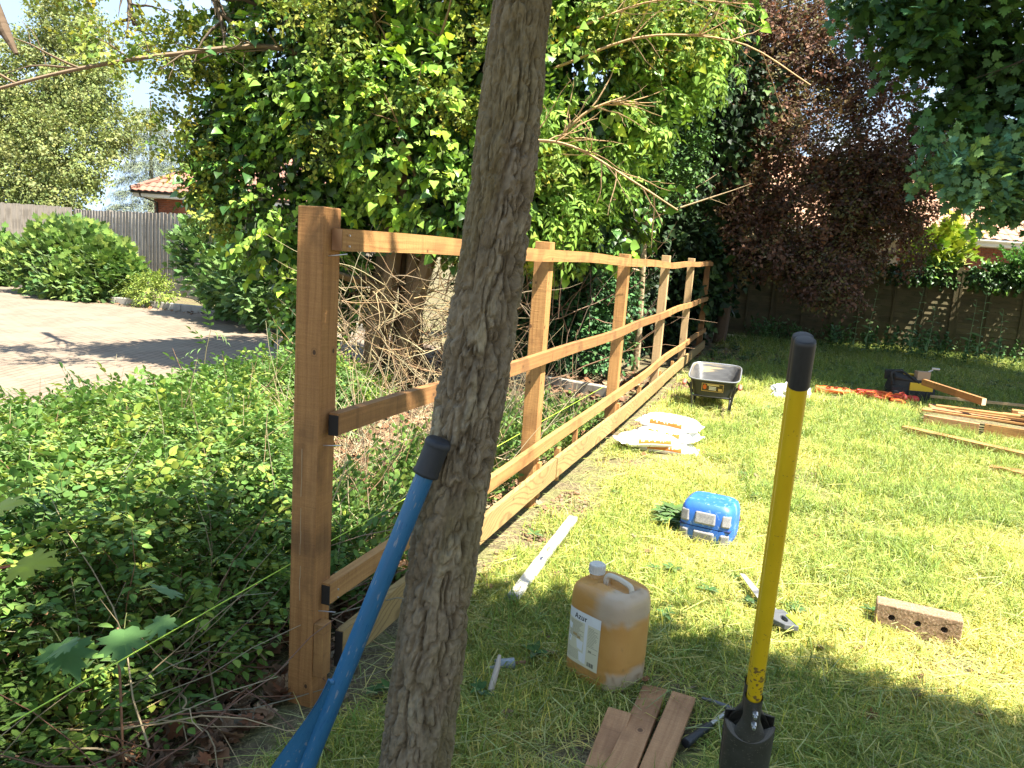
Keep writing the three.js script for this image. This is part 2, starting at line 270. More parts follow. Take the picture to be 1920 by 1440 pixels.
// a bent, tapering limb with side twigs, in one builder
function limb(b, R, a, dir, len, r0, r1, c, { bend = 0.25, seg = 7, steps = 7, twigs = 0, tl = 0.4, up = 0 } = {}) {
  const pts = [a.clone()], rad = [r0], d = dir.clone().normalize(); const kids = [];
  for (let i = 1; i <= steps; i++) { d.add(rdir(R).multiplyScalar(bend / Math.sqrt(steps))).add(V(0, up / steps, 0)).normalize(); pts.push(pts[i - 1].clone().addScaledVector(d, len / steps)); rad.push(mix(r0, r1, i / steps)); if (i > 1) kids.push([pts[i], d.clone(), rad[i]]); }
  b.tube(pts, rad, seg, c, 0.18);
  for (let k = 0; k < twigs; k++) { const [p, dd, r] = kids[(R() * kids.length) | 0]; limb(b, R, p, dd.clone().add(rdir(R).multiplyScalar(1.1)), len * tl * (0.5 + R() * 0.7), r * 0.55, Math.min(0.003, r * 0.3), c, { bend: bend * 1.6, seg: Math.max(4, seg - 2), steps: 5, twigs: tl > 0.2 && r > 0.012 ? 3 : 0, tl: tl * 0.7, up }); }
  return pts;
}
// ---------------------------------------------------------------- ground, drive, kerbs
{
  const g = new THREE.PlaneGeometry(400, 400, 1, 1).rotateX(-Math.PI / 2), uv = g.attributes.uv; for (let i = 0; i < uv.count; i++) uv.setXY(i, uv.getX(i) * 400, uv.getY(i) * 400);
  struct('ground', g, M.ground);
  const sh = new THREE.Shape([[-8.5, 10.6], [-0.63, -12.1], [-2.6, -14.1], [-4.6, -14.75], [-8.4, -16.1], [-12.7, -18.8], [-20, -23.5], [-60, -34], [-60, 10.6]].map(([x, z]) => new THREE.Vector2(x, -z)));
  struct('driveway', new THREE.ShapeGeometry(sh).rotateX(-Math.PI / 2).translate(0, 0.004, 0), M.paving);
}
function kerbRun(label, pts, len, w, h) {
  const t = thing('kerb', label, 'kerb'); const R = rng(3), g = plank(len - 0.012, h, w, 0, 0.012); let carry = 0;
  for (let k = 0; k < pts.length - 1; k++) {
    const a = V(pts[k][0], 0, pts[k][1]), b = V(pts[k + 1][0], 0, pts[k + 1][1]), L = a.distanceTo(b), d = b.clone().sub(a).normalize(), n = Math.round(L / len);
    for (let i = 0; i < n; i++) { const p = a.clone().addScaledVector(d, (i + 0.5) * L / n), m = part('kerb_stone', g, M.concrete, t); m.position.set(p.x, h / 2 - 0.03 + R() * 0.012, p.z); m.rotation.y = Math.atan2(-d.z, d.x) + (R() - 0.5) * 0.03; m.scale.x = L / n / len; }
  }
}
kerbRun('weathered concrete kerb along the far side of the sunlit drive', [[-20, -23.5], [-12.7, -18.85], [-8.4, -16.15], [-4.6, -14.8], [-2.6, -14.15]], 0.6, 0.14, 0.16);
kerbRun('pale concrete kerb on leaf litter behind the new fence posts', [[-0.5, -10.0], [0.3, -9.72], [1.2, -9.15], [1.6, -9.0]], 0.9, 0.12, 0.15);

// ---------------------------------------------------------------- left close-board fence
function closeBoard(label, a, b, hgt, mats, seed) {
  const L = Math.hypot(b[0] - a[0], b[1] - a[1]), t = thing('board_fence', label, 'fence', [a[0], 0, a[1]], Math.atan2(-(b[1] - a[1]), b[0] - a[0])), R = rng(seed), n = Math.round(L / 0.1);
  const gs = [box(0.112, hgt - 0.32, 0.016, 1), box(0.112, hgt - 0.3, 0.014, 1), box(0.112, hgt - 0.33, 0.018, 1)];
  for (let i = 0; i < n; i++) { const m = part('board', gs[(R() * 3) | 0], mats[(R() * mats.length) | 0], t); m.position.set((i + 0.5) * L / n, 0.31 + (hgt - 0.32) / 2 + (R() - 0.5) * 0.03, 0.03 + (i % 2) * 0.012); m.rotation.z = (R() - 0.5) * 0.012; m.rotation.y = -0.09; }
  for (const y of [0.08, 0.23]) for (let i = 0; i < Math.ceil(L / 2.4); i++) { const l = Math.min(2.4, L - i * 2.4), m = part('gravel_board', box(l - 0.01, 0.145, 0.03), mats[0], t); m.position.set(i * 2.4 + l / 2, y, 0.035); }
  for (let i = 0; i <= L / 2.4; i++) { const m = part('post', box(0.1, hgt + 0.02, 0.1, 1), mats[0], t); m.position.set(i * 2.4, hgt / 2, -0.05); }
}
closeBoard('silvery grey upright board fence behind the sunlit maple shrub', [-13.3, -23.2], [-5.6, -16.6], 2.0, [M.greyWood, M.greyWoodB], 4);
closeBoard('dark weathered board fence under the pale green tree at the edge', [-21.5, -24.2], [-13.4, -23.25], 2.05, [M.greyWoodB], 5);

// ---------------------------------------------------------------- back lap fence: panels between posts
{
  const pts = [[4.3, -18.9], [6.15, -18.62], [8.0, -18.0], [9.72, -17.25], [11.4, -16.4], [13.1, -15.5], [14.8, -14.7]], R = rng(9), hs = [1.84, 1.82, 1.86, 1.86, 1.85, 1.86];
  const names = ['darkest, behind the plum trunk', 'behind the hanging purple leaves', 'with the tall weeds before its left half', 'behind the middle weeds', 'beside the far weeds under the ivy', 'half hidden by the maple'];
  for (let k = 0; k < pts.length - 1; k++) {
    const a = pts[k], b = pts[k + 1], L = Math.hypot(b[0] - a[0], b[1] - a[1]), turn = Math.atan2(-(b[1] - a[1]), b[0] - a[0]), h = hs[k];
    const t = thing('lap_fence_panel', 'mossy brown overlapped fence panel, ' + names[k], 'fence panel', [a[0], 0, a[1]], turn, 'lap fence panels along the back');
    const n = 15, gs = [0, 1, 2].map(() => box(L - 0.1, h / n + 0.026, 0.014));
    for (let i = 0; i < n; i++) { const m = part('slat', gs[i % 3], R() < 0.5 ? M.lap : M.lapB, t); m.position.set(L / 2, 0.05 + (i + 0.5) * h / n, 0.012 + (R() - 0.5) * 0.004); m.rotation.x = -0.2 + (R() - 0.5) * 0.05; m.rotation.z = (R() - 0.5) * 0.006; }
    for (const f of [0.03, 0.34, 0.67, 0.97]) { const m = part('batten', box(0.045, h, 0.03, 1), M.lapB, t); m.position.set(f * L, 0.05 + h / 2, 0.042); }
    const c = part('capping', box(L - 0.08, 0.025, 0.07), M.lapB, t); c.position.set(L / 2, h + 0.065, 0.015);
    one('fence_post', plank(0.1, 2.0, 0.1, 1), M.lapB, 'square mossy post of the back fence, ' + ['beside the plum trunk', 'between the first two panels', 'left of the tall weeds', 'amid the tall weeds', 'beyond the tall weeds', 'under the maple branches'][k], 'post', [a[0], 0.98, a[1]], turn, 'posts of the back fence');
  }
}

// ---------------------------------------------------------------- houses
function tiledSlope(parent, mat, o, along, up, nx, ny, tw, th, most = 300, near = null) { // o: lower left corner, along & up unit vectors; pantiles
  const sh = new MB(), seg = 6, nrm = along.clone().cross(up).normalize();
  for (let r = 0; r < 2; r++) for (let k = 0; k <= seg; k++) { const x = (k / seg - 0.5) * tw * 1.06, z = 0.022 * Math.sin((k / seg) * Math.PI * 2) + (r ? 0 : 0.02); sh.v(x, (r - 0.5) * th * 1.12, z, undefined, k / seg, r); }
  for (let k = 0; k < seg; k++) { sh.t(k, k + 1, seg + 2 + k); sh.t(seg + 1 + k, k, seg + 2 + k); const a = sh.v(sh.p[k * 3], sh.p[k * 3 + 1], sh.p[k * 3 + 2] - 0.02, undefined, k / seg, 0), b = sh.v(sh.p[k * 3 + 3], sh.p[k * 3 + 4], sh.p[k * 3 + 5] - 0.02, undefined, k / seg, 0); sh.t(a, b, k); sh.t(b, k + 1, k); }
  const g = sh.geo(), q = new THREE.Quaternion().setFromRotationMatrix(new THREE.Matrix4().makeBasis(along, up, nrm)), cells = [];
  for (let j = 0; j < ny; j++) for (let i = 0; i < nx; i++) cells.push([i, j, o.clone().addScaledVector(along, (i + 0.5) * tw).addScaledVector(up, (j + 0.5) * th)]);
  if (near) cells.sort((a, b) => a[2].distanceTo(near) - b[2].distanceTo(near));
  const rest = [];
  cells.forEach(([i, j, p], k) => { const w = h2(i, j, 7), pp = p.clone().addScaledVector(nrm, 0.03 + w * 0.006); if (k < most) { const m = part('roof_tile', g, Array.isArray(mat) ? mat[w < 0.5 ? 0 : 1] : mat, parent); m.position.copy(pp); m.quaternion.copy(q); } else rest.push([new THREE.Matrix4().compose(pp, q, V(1, 1, 1)), [1, 1, 1]]); });
  if (rest.length) copies('roof_tiles_far', g, Array.isArray(mat) ? mat[0] : mat, rest, parent);
}
function slab(parent, name, mat, pts) { const b = new MB(); const id = pts.map((p) => b.v(p[0], p[1], p[2])); for (let k = 1; k < pts.length - 1; k++) b.t(id[0], id[k], id[k + 1]); return part(name, b.geo(), mat, parent); }
{ // brick building on the left with a hipped roof
  const t = thing('brick_bungalow', 'red brick building with hipped tile roof above the grey fence', 'building', [-13.2, 0, -28], 0), R = rng(6);
  const wl = part('wall', at(box(9, 2.62, 6), 4.5, 1.31, -3), M.mortar, t);
  const bg = box(0.215, 0.065, 0.02);
  for (let j = 0; j < 13; j++) for (let i = 0; i < 18; i++) { const m = part('brick', bg, M.brick[(R() * 3) | 0], wl); m.position.set(0.11 + i * 0.225 + (j % 2) * 0.112, 1.7 + j * 0.075, 0.008 + R() * 0.004); }
  part('soffit', at(box(10, 0.02, 7), 4.5, 2.66, -3), M.fascia, t);
  part('fascia', at(box(10, 0.19, 0.025), 4.5, 2.77, 0.51), M.fascia, t); part('fascia', at(box(0.025, 0.19, 7), -0.51, 2.77, -3), M.fascia, t);
  part('gutter', at(new THREE.CylinderGeometry(0.055, 0.055, 10.1, 8, 1, false), 4.5, 2.83, 0.57, 0, 0, Math.PI / 2), M.blackPlastic, t);
  const dp = new MB(); dp.tube([V(-0.25, 2.8, 0.57), V(-0.25, 2.68, 0.5), V(0.13, 2.5, 0.07), V(0.13, 0, 0.07)], 0.036, 8); part('downpipe', dp.geo(), M.blackPlastic, t);
  const rise = 2.1, run = 3.5, e = 2.86, up = V(0, rise, -run).normalize(), sl = Math.hypot(rise, run);
  const rf = slab(t, 'roof', M.tileB, [[-0.55, e, 0.58], [9.6, e, 0.58], [6, e + rise, -3], [3, e + rise, -3]]);
  slab(t, 'roof', M.tileB, [[-0.55, e, -6.6], [-0.55, e, 0.58], [3, e + rise, -3]]);
  // tiles: rows shrink along the hip
  const tg = rng(2); const nrm = V(0, run, rise).normalize(), q = new THREE.Quaternion().setFromRotationMatrix(new THREE.Matrix4().makeBasis(V(1, 0, 0), up, nrm)), sh = new MB(), seg = 6;
  for (let r = 0; r < 2; r++) for (let k = 0; k <= seg; k++) sh.v((k / seg - 0.5) * 0.24, (r - 0.5) * 0.36, 0.022 * Math.sin((k / seg) * Math.PI * 2) + (r ? 0 : 0.025), undefined, k / seg, r);
  for (let k = 0; k < seg; k++) { sh.t(k, k + 1, seg + 2 + k); sh.t(seg + 1 + k, k, seg + 2 + k); const a = sh.v(sh.p[k * 3], sh.p[k * 3 + 1], sh.p[k * 3 + 2] - 0.03, undefined, k / seg, 0), b = sh.v(sh.p[k * 3 + 3], sh.p[k * 3 + 4], sh.p[k * 3 + 5] - 0.03, undefined, k / seg, 0); sh.t(a, b, k); sh.t(b, k + 1, k); }
  const g = sh.geo(); for (let j = 0; j < 12; j++) for (let i = 0; i < 24; i++) { const y = (j + 0.4) * 0.33, x = -0.5 + (i + 0.5) * 0.23; if (x < -0.55 + y * 0.78 || x > 5 || y > sl) continue; const m = part('roof_tile', g, tg() < 0.5 ? M.tile : M.tileB, rf); m.position.set(x, e, 0.58).addScaledVector(up, y).addScaledVector(nrm, 0.03); m.quaternion.copy(q); }
  const rid = new MB(); for (let k = 0; k < 11; k++) { const f = k / 11, f2 = f + 0.095; rid.tube([V(mix(-0.55, 3, f), e + rise * f + 0.06, mix(0.58, -3, f)), V(mix(-0.55, 3, f2), e + rise * f2 + 0.04, mix(0.58, -3, f2))], 0.09, 8); } part('hip_ridge', rid.geo(), M.tileB, rf);
}
{ // long low house behind the back fence on the right
  const t = thing('tiled_house', 'long house with pale orange tile roof behind the purple tree', 'house', [3.2, 0, -22]);
  const wl = part('wall', at(box(13.5, 2.7, 6.5), 7, 1.35, -3.6), M.mortar, t);
  const R = rng(16), bg = box(0.215, 0.065, 0.02); for (let j = 0; j < 9; j++) for (let i = 0; i < 24; i++) { const m = part('brick', bg, M.brick[(R() * 3) | 0], wl); m.position.set(7.6 + i * 0.225 + (j % 2) * 0.112, 2.04 + j * 0.075, -0.34 + R() * 0.004); }
  part('soffit', at(box(14.4, 0.02, 0.6), 7, 2.705, -0.12), M.fascia, t); part('fascia', at(box(14.4, 0.16, 0.025), 7, 2.79, 0.18), M.fascia, t);
  part('gutter', at(new THREE.CylinderGeometry(0.06, 0.06, 14.4, 8), 7, 2.86, 0.25, 0, 0, Math.PI / 2), M.fascia, t);
  const up = V(0, 2.3, -3.6).normalize(), rf = slab(t, 'roof', M.tileR, [[-0.2, 2.88, 0.28], [14.2, 2.88, 0.28], [14.2, 5.25, -3.4], [-0.2, 5.25, -3.4]]); slab(t, 'roof', M.tileR, [[-0.2, 5.25, -3.4], [14.2, 5.25, -3.4], [14.2, 2.88, -7.1], [-0.2, 2.88, -7.1]]);
  tiledSlope(rf, M.tileR, V(-0.2, 2.88, 0.28), V(1, 0, 0), up, 48, 14, 0.3, 0.31, 300, V(11, 3.4, 0.2));
}
// ---------------------------------------------------------------- the new post-and-rail fence
{
  const t = thing('timber_fence', 'new orange timber post-and-rail fence running back along the lawn', 'fence', [FP.x, 0, FP.z], -FA + Math.PI / 2); // local +x runs along it, +z is its lawn side
  t.rotation.y = Math.PI / 2 - FA;
  const S = [0, 2.47, 4.95, 7.45, 10.0, 12.5], top = [1.75, 1.725, 1.7, 1.735, 1.74, 1.74], lean = [0, 0.004, -0.006, 0.006, 0.004, 0];
  const mats = [M.timberPost, M.timber, M.timber, M.timberPale, M.timberPale, M.timberB];
  S.forEach((s, k) => {
    const g = plank(0.1, top[k] + 0.3, 0.1, 1, 0.004), m = part('post', g, mats[k], t, k === 0 ? 'thick corner post, darker and stained towards its foot' : undefined); m.position.set(s, (top[k] - 0.3) / 2, 0); m.rotation.z = lean[k];
  });
  // rails: follow the heights at the posts, slightly bowed
  const rails = [['top', [1.649, 1.646, 1.632, 1.621, 1.656, 1.679], 0.072], ['mid', [1.03, 1.005, 0.998, 1.029, 1.042, 1.05], 0.074], ['low', [0.415, 0.409, 0.395, 0.432, 0.455, 0.46], 0.074]];
  rails.forEach(([nm, ys, hh], r) => {
    const runs = r === 0 ? [[0, 2], [2, 3], [3, 5]] : [[0, 3], [3, 5]];
    for (const [a, b] of runs) {
      const s0 = a === 0 ? 0.0 : S[a] + (r === 0 && a === 2 ? 0.15 : 0.02), s1 = b === 5 ? S[5] + 0.05 : S[b] + (r === 0 && b === 2 ? 0.14 : 0.012), L = s1 - s0, n = 24;
      let g = new THREE.BoxGeometry(L, hh, 0.038, n, 1, 1); g.translate(s0 + L / 2, 0, 0); g = metreUV(g, 0, RW() * 3, RW() * 3);
      const p = g.attributes.position; for (let i = 0; i < p.count; i++) { const s = p.getX(i); let k = 0; while (k < 4 && s > S[k + 1]) k++; const f = clamp((s - S[k]) / (S[k + 1] - S[k])); p.setY(i, p.getY(i) + mix(ys[k], ys[k + 1], f * f * (3 - 2 * f) * 0.4 + f * 0.6) + 0.006 * Math.sin(s * 2.3 + r)); p.setZ(i, p.getZ(i) + 0.07 + 0.008 * Math.sin(s * 1.7 + r * 2)); }
      g.computeVertexNormals();
      const m = part('rail', g, r === 1 && a === 0 ? M.timberB : M.timber, t);
      if (a === 0) { part('rail_end', at(box(0.004, hh - 0.004, 0.036), -0.003, ys[0], 0.07 + 0.008 * Math.sin(r * 2)), r === 0 ? M.endGrain : M.endDark, m, r === 0 ? 'bare end grain of the top rail' : 'end of the rail painted black'); }
    }
  });
  // gravel boards, butted, with a small step at each joint
  [[0.05, 2.75, 0.262, 0.272, 0.0, 0.019], [2.76, 5.2, 0.275, 0.245, 0.004, 0.03], [5.21, 7.6, 0.24, 0.255, 0.0, 0.04], [7.61, 10.1, 0.255, 0.262, -0.01, 0.05], [10.11, 12.5, 0.262, 0.265, -0.005, 0.05]].forEach(([a, b, ya, yb, dz], k) => {
    let g = metreUV(new THREE.BoxGeometry(b - a, 0.14, 0.032, 8, 1, 1).translate((a + b) / 2, 0, 0), 0, k * 1.37, 0.075 + 0.075); const p = g.attributes.position; for (let i = 0; i < p.count; i++) { const f = (p.getX(i) - a) / (b - a); p.setY(i, p.getY(i) + mix(ya, yb, f) - 0.07); }
    const m = part('gravel_board', g, M.board, t, k === 0 ? 'pale board with swirling grain at the foot of the fence' : undefined); m.position.z = 0.095 + dz;
  });
  part('board_end', at(box(0.004, 0.136, 0.03), 0.046, 0.192, 0.095), M.endDark, t, 'dark cut end of the bottom board');
  // cleats that carry the boards
  for (const [s, y] of [[-0.025, 0.235], [2.5, 0.2], [2.95, 0.2], [4.99, 0.19], [6.1, 0.2], [7.5, 0.2], [8.6, 0.2]]) { const big = s < 0; const m = part('cleat', plank(0.05, big ? 0.2 : 0.24, 0.04, 1), M.timber, t, big ? 'short pale block fixed to the corner post' : undefined); m.position.set(s, big ? 0.225 : y - 0.02, big ? 0.072 : 0.055); }
  const st = part('cleat', plank(0.035, 0.3, 0.035, 1), M.timberB, t); st.position.set(3.4, 0.24, 0.06);
  // nails left proud
  const nail = std({ color: rgb(0.6, 0.6, 0.62), metalness: 0.9, roughness: 0.3 });
  for (const [s, y] of [[-0.02, 1.6], [-0.02, 0.965], [-0.02, 0.365]]) { const m = part('nail', at(new THREE.CylinderGeometry(0.0022, 0.0022, 0.07, 6), 0, 0, 0, Math.PI / 2 - 0.15, 0.3, 0), nail, t); m.position.set(s, y, 0.085); }
  for (const [s, y] of [[0.03, 1.665], [0.03, 1.63], [0.03, 0.43], [0.03, 0.4], [2.47, 0.42], [2.5, 0.4]]) { const m = part('nail', at(new THREE.CylinderGeometry(0.0035, 0.0035, 0.004, 8), 0, 0, 0, Math.PI / 2, 0, 0), nail, t); m.position.set(s, y, 0.097); }
  // packing strip let into the drive-side of the corner post's near face
  const ck = []; for (let k = 0; k < 14; k++) if (k % 5 !== 3) ck.push(at(new THREE.BoxGeometry(0.0015, 0.043, 0.0015 + 0.002 * h2(k, 1, 3)), -0.0505, 0.42 + k * 0.042, -0.008 + 0.003 * (h2(k, 2, 3) - 0.5) - k * 0.0004, 0.05 * (h2(k, 3, 3) - 0.5)));
  part('shrinkage_crack', merge(ck), std({ color: rgb(0.38, 0.27, 0.15) }), t, 'pale splintered crack down the corner post');
}
one('string_line', tubeGeo([fl(-1.6, -0.062, 0.53), fl(0, -0.062, 0.515), fl(2.47, -0.062, 0.49), fl(5.1, -0.062, 0.455)], 0.0022, 5), std({ color: rgb(0.42, 0.6, 0.06), roughness: 0.7 }), 'taut yellow-green string line stretched along the fence posts', 'string');
// ---------------------------------------------------------------- the leaning tree in front
{
  const t = thing('leaning_tree', 'rough grey-brown tree trunk leaning across the middle of the view', 'tree'), R = rng(21);
  const ax = [[-0.225, -0.1, -1.96], [-0.201, 0.178, -1.979], [-0.185, 0.481, -2.001], [-0.15, 0.874, -2.018], [-0.108, 1.248, -2.041], [-0.081, 1.607, -2.062], [-0.059, 1.952, -2.081], [-0.04, 2.286, -2.108], [-0.01, 2.7, -2.1], [0.06, 3.1, -2.02]].map((p) => V(...p)), cv = new THREE.CatmullRomCurve3(ax);
  const NU = 260, NV = 780, b = new MB(), p = V(0, 0, 0), T = V(0, 0, 0);
  const height = (u, y) => { // bark relief in metres; u turns once round, y in metres
    const wx = (fbm(u * 7, y * 5, 7, 0, 31, 3) - 0.5) * 2.2, tw = y * 0.5;
    const a = u * 15 + wx + tw, q = vn(a, y * 5.5 + wx, 0, 0, 3);
    const per = (s, fu, fy, k) => { const x = ((u * fu) % fu + fu) % fu; return vn(x + wx * k, y * fy + wx, fu, 0, s); };
    const w2 = (fbm(u * 20, y * 14, 20, 0, 33, 2) - 0.5) * 1.1;
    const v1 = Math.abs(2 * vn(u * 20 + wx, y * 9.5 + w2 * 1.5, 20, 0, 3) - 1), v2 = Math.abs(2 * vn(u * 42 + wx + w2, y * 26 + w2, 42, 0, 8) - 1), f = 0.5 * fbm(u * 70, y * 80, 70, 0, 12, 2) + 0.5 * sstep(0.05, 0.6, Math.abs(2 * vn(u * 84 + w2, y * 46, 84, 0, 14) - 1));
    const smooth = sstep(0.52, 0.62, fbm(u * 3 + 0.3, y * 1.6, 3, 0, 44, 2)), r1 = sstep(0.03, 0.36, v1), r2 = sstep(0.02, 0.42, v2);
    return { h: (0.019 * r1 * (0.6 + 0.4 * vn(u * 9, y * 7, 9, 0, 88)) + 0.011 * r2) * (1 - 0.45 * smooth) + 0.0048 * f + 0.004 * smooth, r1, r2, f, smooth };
  };
  let prev = null;
  for (let j = 0; j <= NV; j++) {
    const s = j / NV; cv.getPoint(s, p); cv.getTangent(s, T); const rr = mix(0.091, 0.07, clamp(p.y / 2.3)) + 0.03 * sstep(0.15, -0.1, p.y), row = [];
    const A = V(1, 0, 0).addScaledVector(T, -T.x).normalize(), B = T.clone().cross(A);
    for (let k = 0; k <= NU; k++) {
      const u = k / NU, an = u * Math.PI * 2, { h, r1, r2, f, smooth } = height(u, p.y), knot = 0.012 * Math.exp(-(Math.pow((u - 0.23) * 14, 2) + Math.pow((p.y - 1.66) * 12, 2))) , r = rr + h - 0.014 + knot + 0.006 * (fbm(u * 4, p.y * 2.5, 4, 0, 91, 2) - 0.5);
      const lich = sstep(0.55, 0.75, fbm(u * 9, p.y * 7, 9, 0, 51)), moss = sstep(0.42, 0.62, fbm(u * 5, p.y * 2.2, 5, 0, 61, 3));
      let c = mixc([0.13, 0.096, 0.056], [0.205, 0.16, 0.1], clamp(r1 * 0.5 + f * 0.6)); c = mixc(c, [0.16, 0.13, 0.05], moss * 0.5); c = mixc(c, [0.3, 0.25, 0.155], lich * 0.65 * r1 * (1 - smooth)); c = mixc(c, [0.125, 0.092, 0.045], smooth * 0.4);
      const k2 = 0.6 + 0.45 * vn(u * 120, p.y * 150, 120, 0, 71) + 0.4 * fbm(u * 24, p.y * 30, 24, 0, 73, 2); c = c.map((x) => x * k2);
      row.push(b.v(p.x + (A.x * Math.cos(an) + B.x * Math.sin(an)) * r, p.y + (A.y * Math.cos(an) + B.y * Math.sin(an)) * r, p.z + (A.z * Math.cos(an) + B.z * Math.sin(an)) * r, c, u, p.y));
    }
    if (prev) for (let k = 0; k < NU; k++) { b.t(prev[k], row[k + 1], row[k]); b.t(prev[k], prev[k + 1], row[k + 1]); }
    prev = row;
  }
  const fine = tex(512, 512, (u, v) => 0.5 * fbm(u * 30, v * 14, 30, 14, 3, 3) + 0.3 * (1 - Math.abs(2 * vn(u * 18, v * 8, 18, 8, 5) - 1)) + 0.2 * vn(u * 120, v * 90, 120, 90, 7)); fine.repeat.set(4, 6);
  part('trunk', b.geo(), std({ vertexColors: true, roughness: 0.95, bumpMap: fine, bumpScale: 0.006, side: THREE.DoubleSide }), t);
  const fork = V(0.06, 3.08, -2.02), col = [1, 1, 1], ends = [];
  for (const [dx, dy, dz, len, r] of [[0.75, 0.6, 0.65, 4.6, 0.06], [0.2, 0.9, 0.75, 4.2, 0.055], [1, 0.5, 0.15, 3.6, 0.045], [-0.35, 0.7, 0.85, 3.4, 0.045], [0.85, 0.45, 1.0, 5.0, 0.05]]) { const lb = new MB(), pts = limb(lb, R, fork, V(dx, dy, dz), len, r, 0.012, col, { bend: 0.3, twigs: 7, tl: 0.45, up: 0.15 }); part('limb', lb.geo(), M.bark, t); }
  const blobs = [[2.3, 4.9, 0.6, 2.2, 1.0, 1.7], [3.9, 5.1, 1.0, 2.0, 1.0, 1.9], [1.0, 5.2, 1.4, 1.9, 1.1, 1.9], [2.2, 5.6, 2.6, 2.6, 1.2, 1.7], [4.9, 5.2, 2.4, 2.0, 1.1, 2.0], [2.3, 4.9, -0.55, 1.8, 0.8, 1.15], [0.8, 5.0, -0.1, 1.5, 0.8, 1.2], [4.3, 5.0, 0.1, 1.6, 0.8, 1.0], [1.9, 4.7, -0.9, 0.9, 0.5, 0.7], [3.0, 4.7, -0.5, 1.0, 0.5, 0.7], [4.3, 4.7, 0.0, 1.0, 0.5, 0.7]];
  leafage('crown', t, [sprig(31, { n: 9, len: 0.42, L: 0.11, W: 0.06, prof: DIA }), sprig(32, { n: 9, len: 0.4, L: 0.1, W: 0.055, prof: DIA })], M.leafMid, crown(R, blobs, 16000, { gap: 0.12, freq: 0.8, inner: 0.1, keep: (q) => q.z > -1.42 + Math.max(0, q.x - 1.7) * 0.4 + Math.max(0, 1.35 - q.x) * 0.8 + (q.y - 5) * 0.386 && q.y > 3.6 && !(q.x < 1.35 && fbm3(q.x * 1.5, 3, q.z * 1.5, 9) < 0.6) }), R, { cols: [[0.08, 0.14, 0.03], [0.1, 0.16, 0.035], [0.06, 0.11, 0.025]], s: 1.15, up: -0.1 });
}
const IV = { cols: [[0.035, 0.085, 0.02], [0.05, 0.12, 0.022], [0.075, 0.16, 0.025], [0.028, 0.062, 0.018], [0.1, 0.2, 0.03]] };
const ivyS = [sprig(41, { n: 9, len: 0.26, L: 0.085, W: 0.075, prof: IVY, fold: 0.2, curl: 0.25, droop: 0.5, cluster: 0.09 }), sprig(42, { n: 8, len: 0.24, L: 0.075, W: 0.07, prof: IVY, fold: 0.25, curl: 0.3, droop: 0.6, cluster: 0.1 }), sprig(43, { n: 7, len: 0.2, L: 0.095, W: 0.085, prof: IVY, fold: 0.18, curl: 0.2, droop: 0.3, cluster: 0.08, tip: [1.8, 1.6, 1.1] })];
const hawS = [sprig(51, { n: 12, len: 0.26, L: 0.055, W: 0.05, prof: IVY, spread: 1.1, cluster: 0.08 }), sprig(52, { n: 13, len: 0.28, L: 0.05, W: 0.045, prof: IVY, cluster: 0.1, spread: 1.2, tip: [1.5, 1.1, 0.8] })];
const ashS = (() => { const mk = (seed) => { const b = new MB(), R = rng(seed), q = new THREE.Quaternion(); b.tube([V(0, 0, 0), V(0, -0.01, 0.13), V(0, -0.05, 0.26)], [0.002, 0.0015, 0.001], 3, [0.5, 0.7, 0.3], 0, false); for (let k = 0; k < 4; k++) for (const s of k < 3 ? [-1, 1] : [0]) { q.setFromEuler(new THREE.Euler(0.15 + R() * 0.35, s * (0.95 - k * 0.06), s * 0.3, 'YXZ')); const c = jit(R, [1, 1, 1], 0.3); b.leaf(new THREE.Matrix4().compose(V(0, -0.012 * k * k, 0.06 + k * 0.065), q, V(1, 1, 1)), 0.085 + R() * 0.02, 0.034, LANCE, 0.3, 0.25, c, jit(R, c, 0.2)); } return b.geo(); }; return [mk(61), mk(62)]; })();
const mapS = [sprig(71, { n: 6, len: 0.32, L: 0.11, lobed: true, cluster: 0.12, spread: 1.1, droop: 0.2 }), sprig(72, { n: 7, len: 0.34, L: 0.1, lobed: true, cluster: 0.14, spread: 1.2, droop: 0.25 })];
const ovaS = [sprig(81, { n: 9, len: 0.3, L: 0.065, W: 0.042, prof: OVAL }), sprig(82, { n: 10, len: 0.34, L: 0.06, W: 0.04, prof: OVAL, cluster: 0.08 })];
const farS = [sprig(91, { n: 14, len: 0.6, L: 0.13, W: 0.08, prof: DIA, cluster: 0.22, spread: 1.2 }), sprig(92, { n: 14, len: 0.55, L: 0.12, W: 0.09, prof: DIA, cluster: 0.25, spread: 1.3 })];
const barkGrey = [1.5, 1.45, 1.3], barkBrown = [1, 0.85, 0.65];

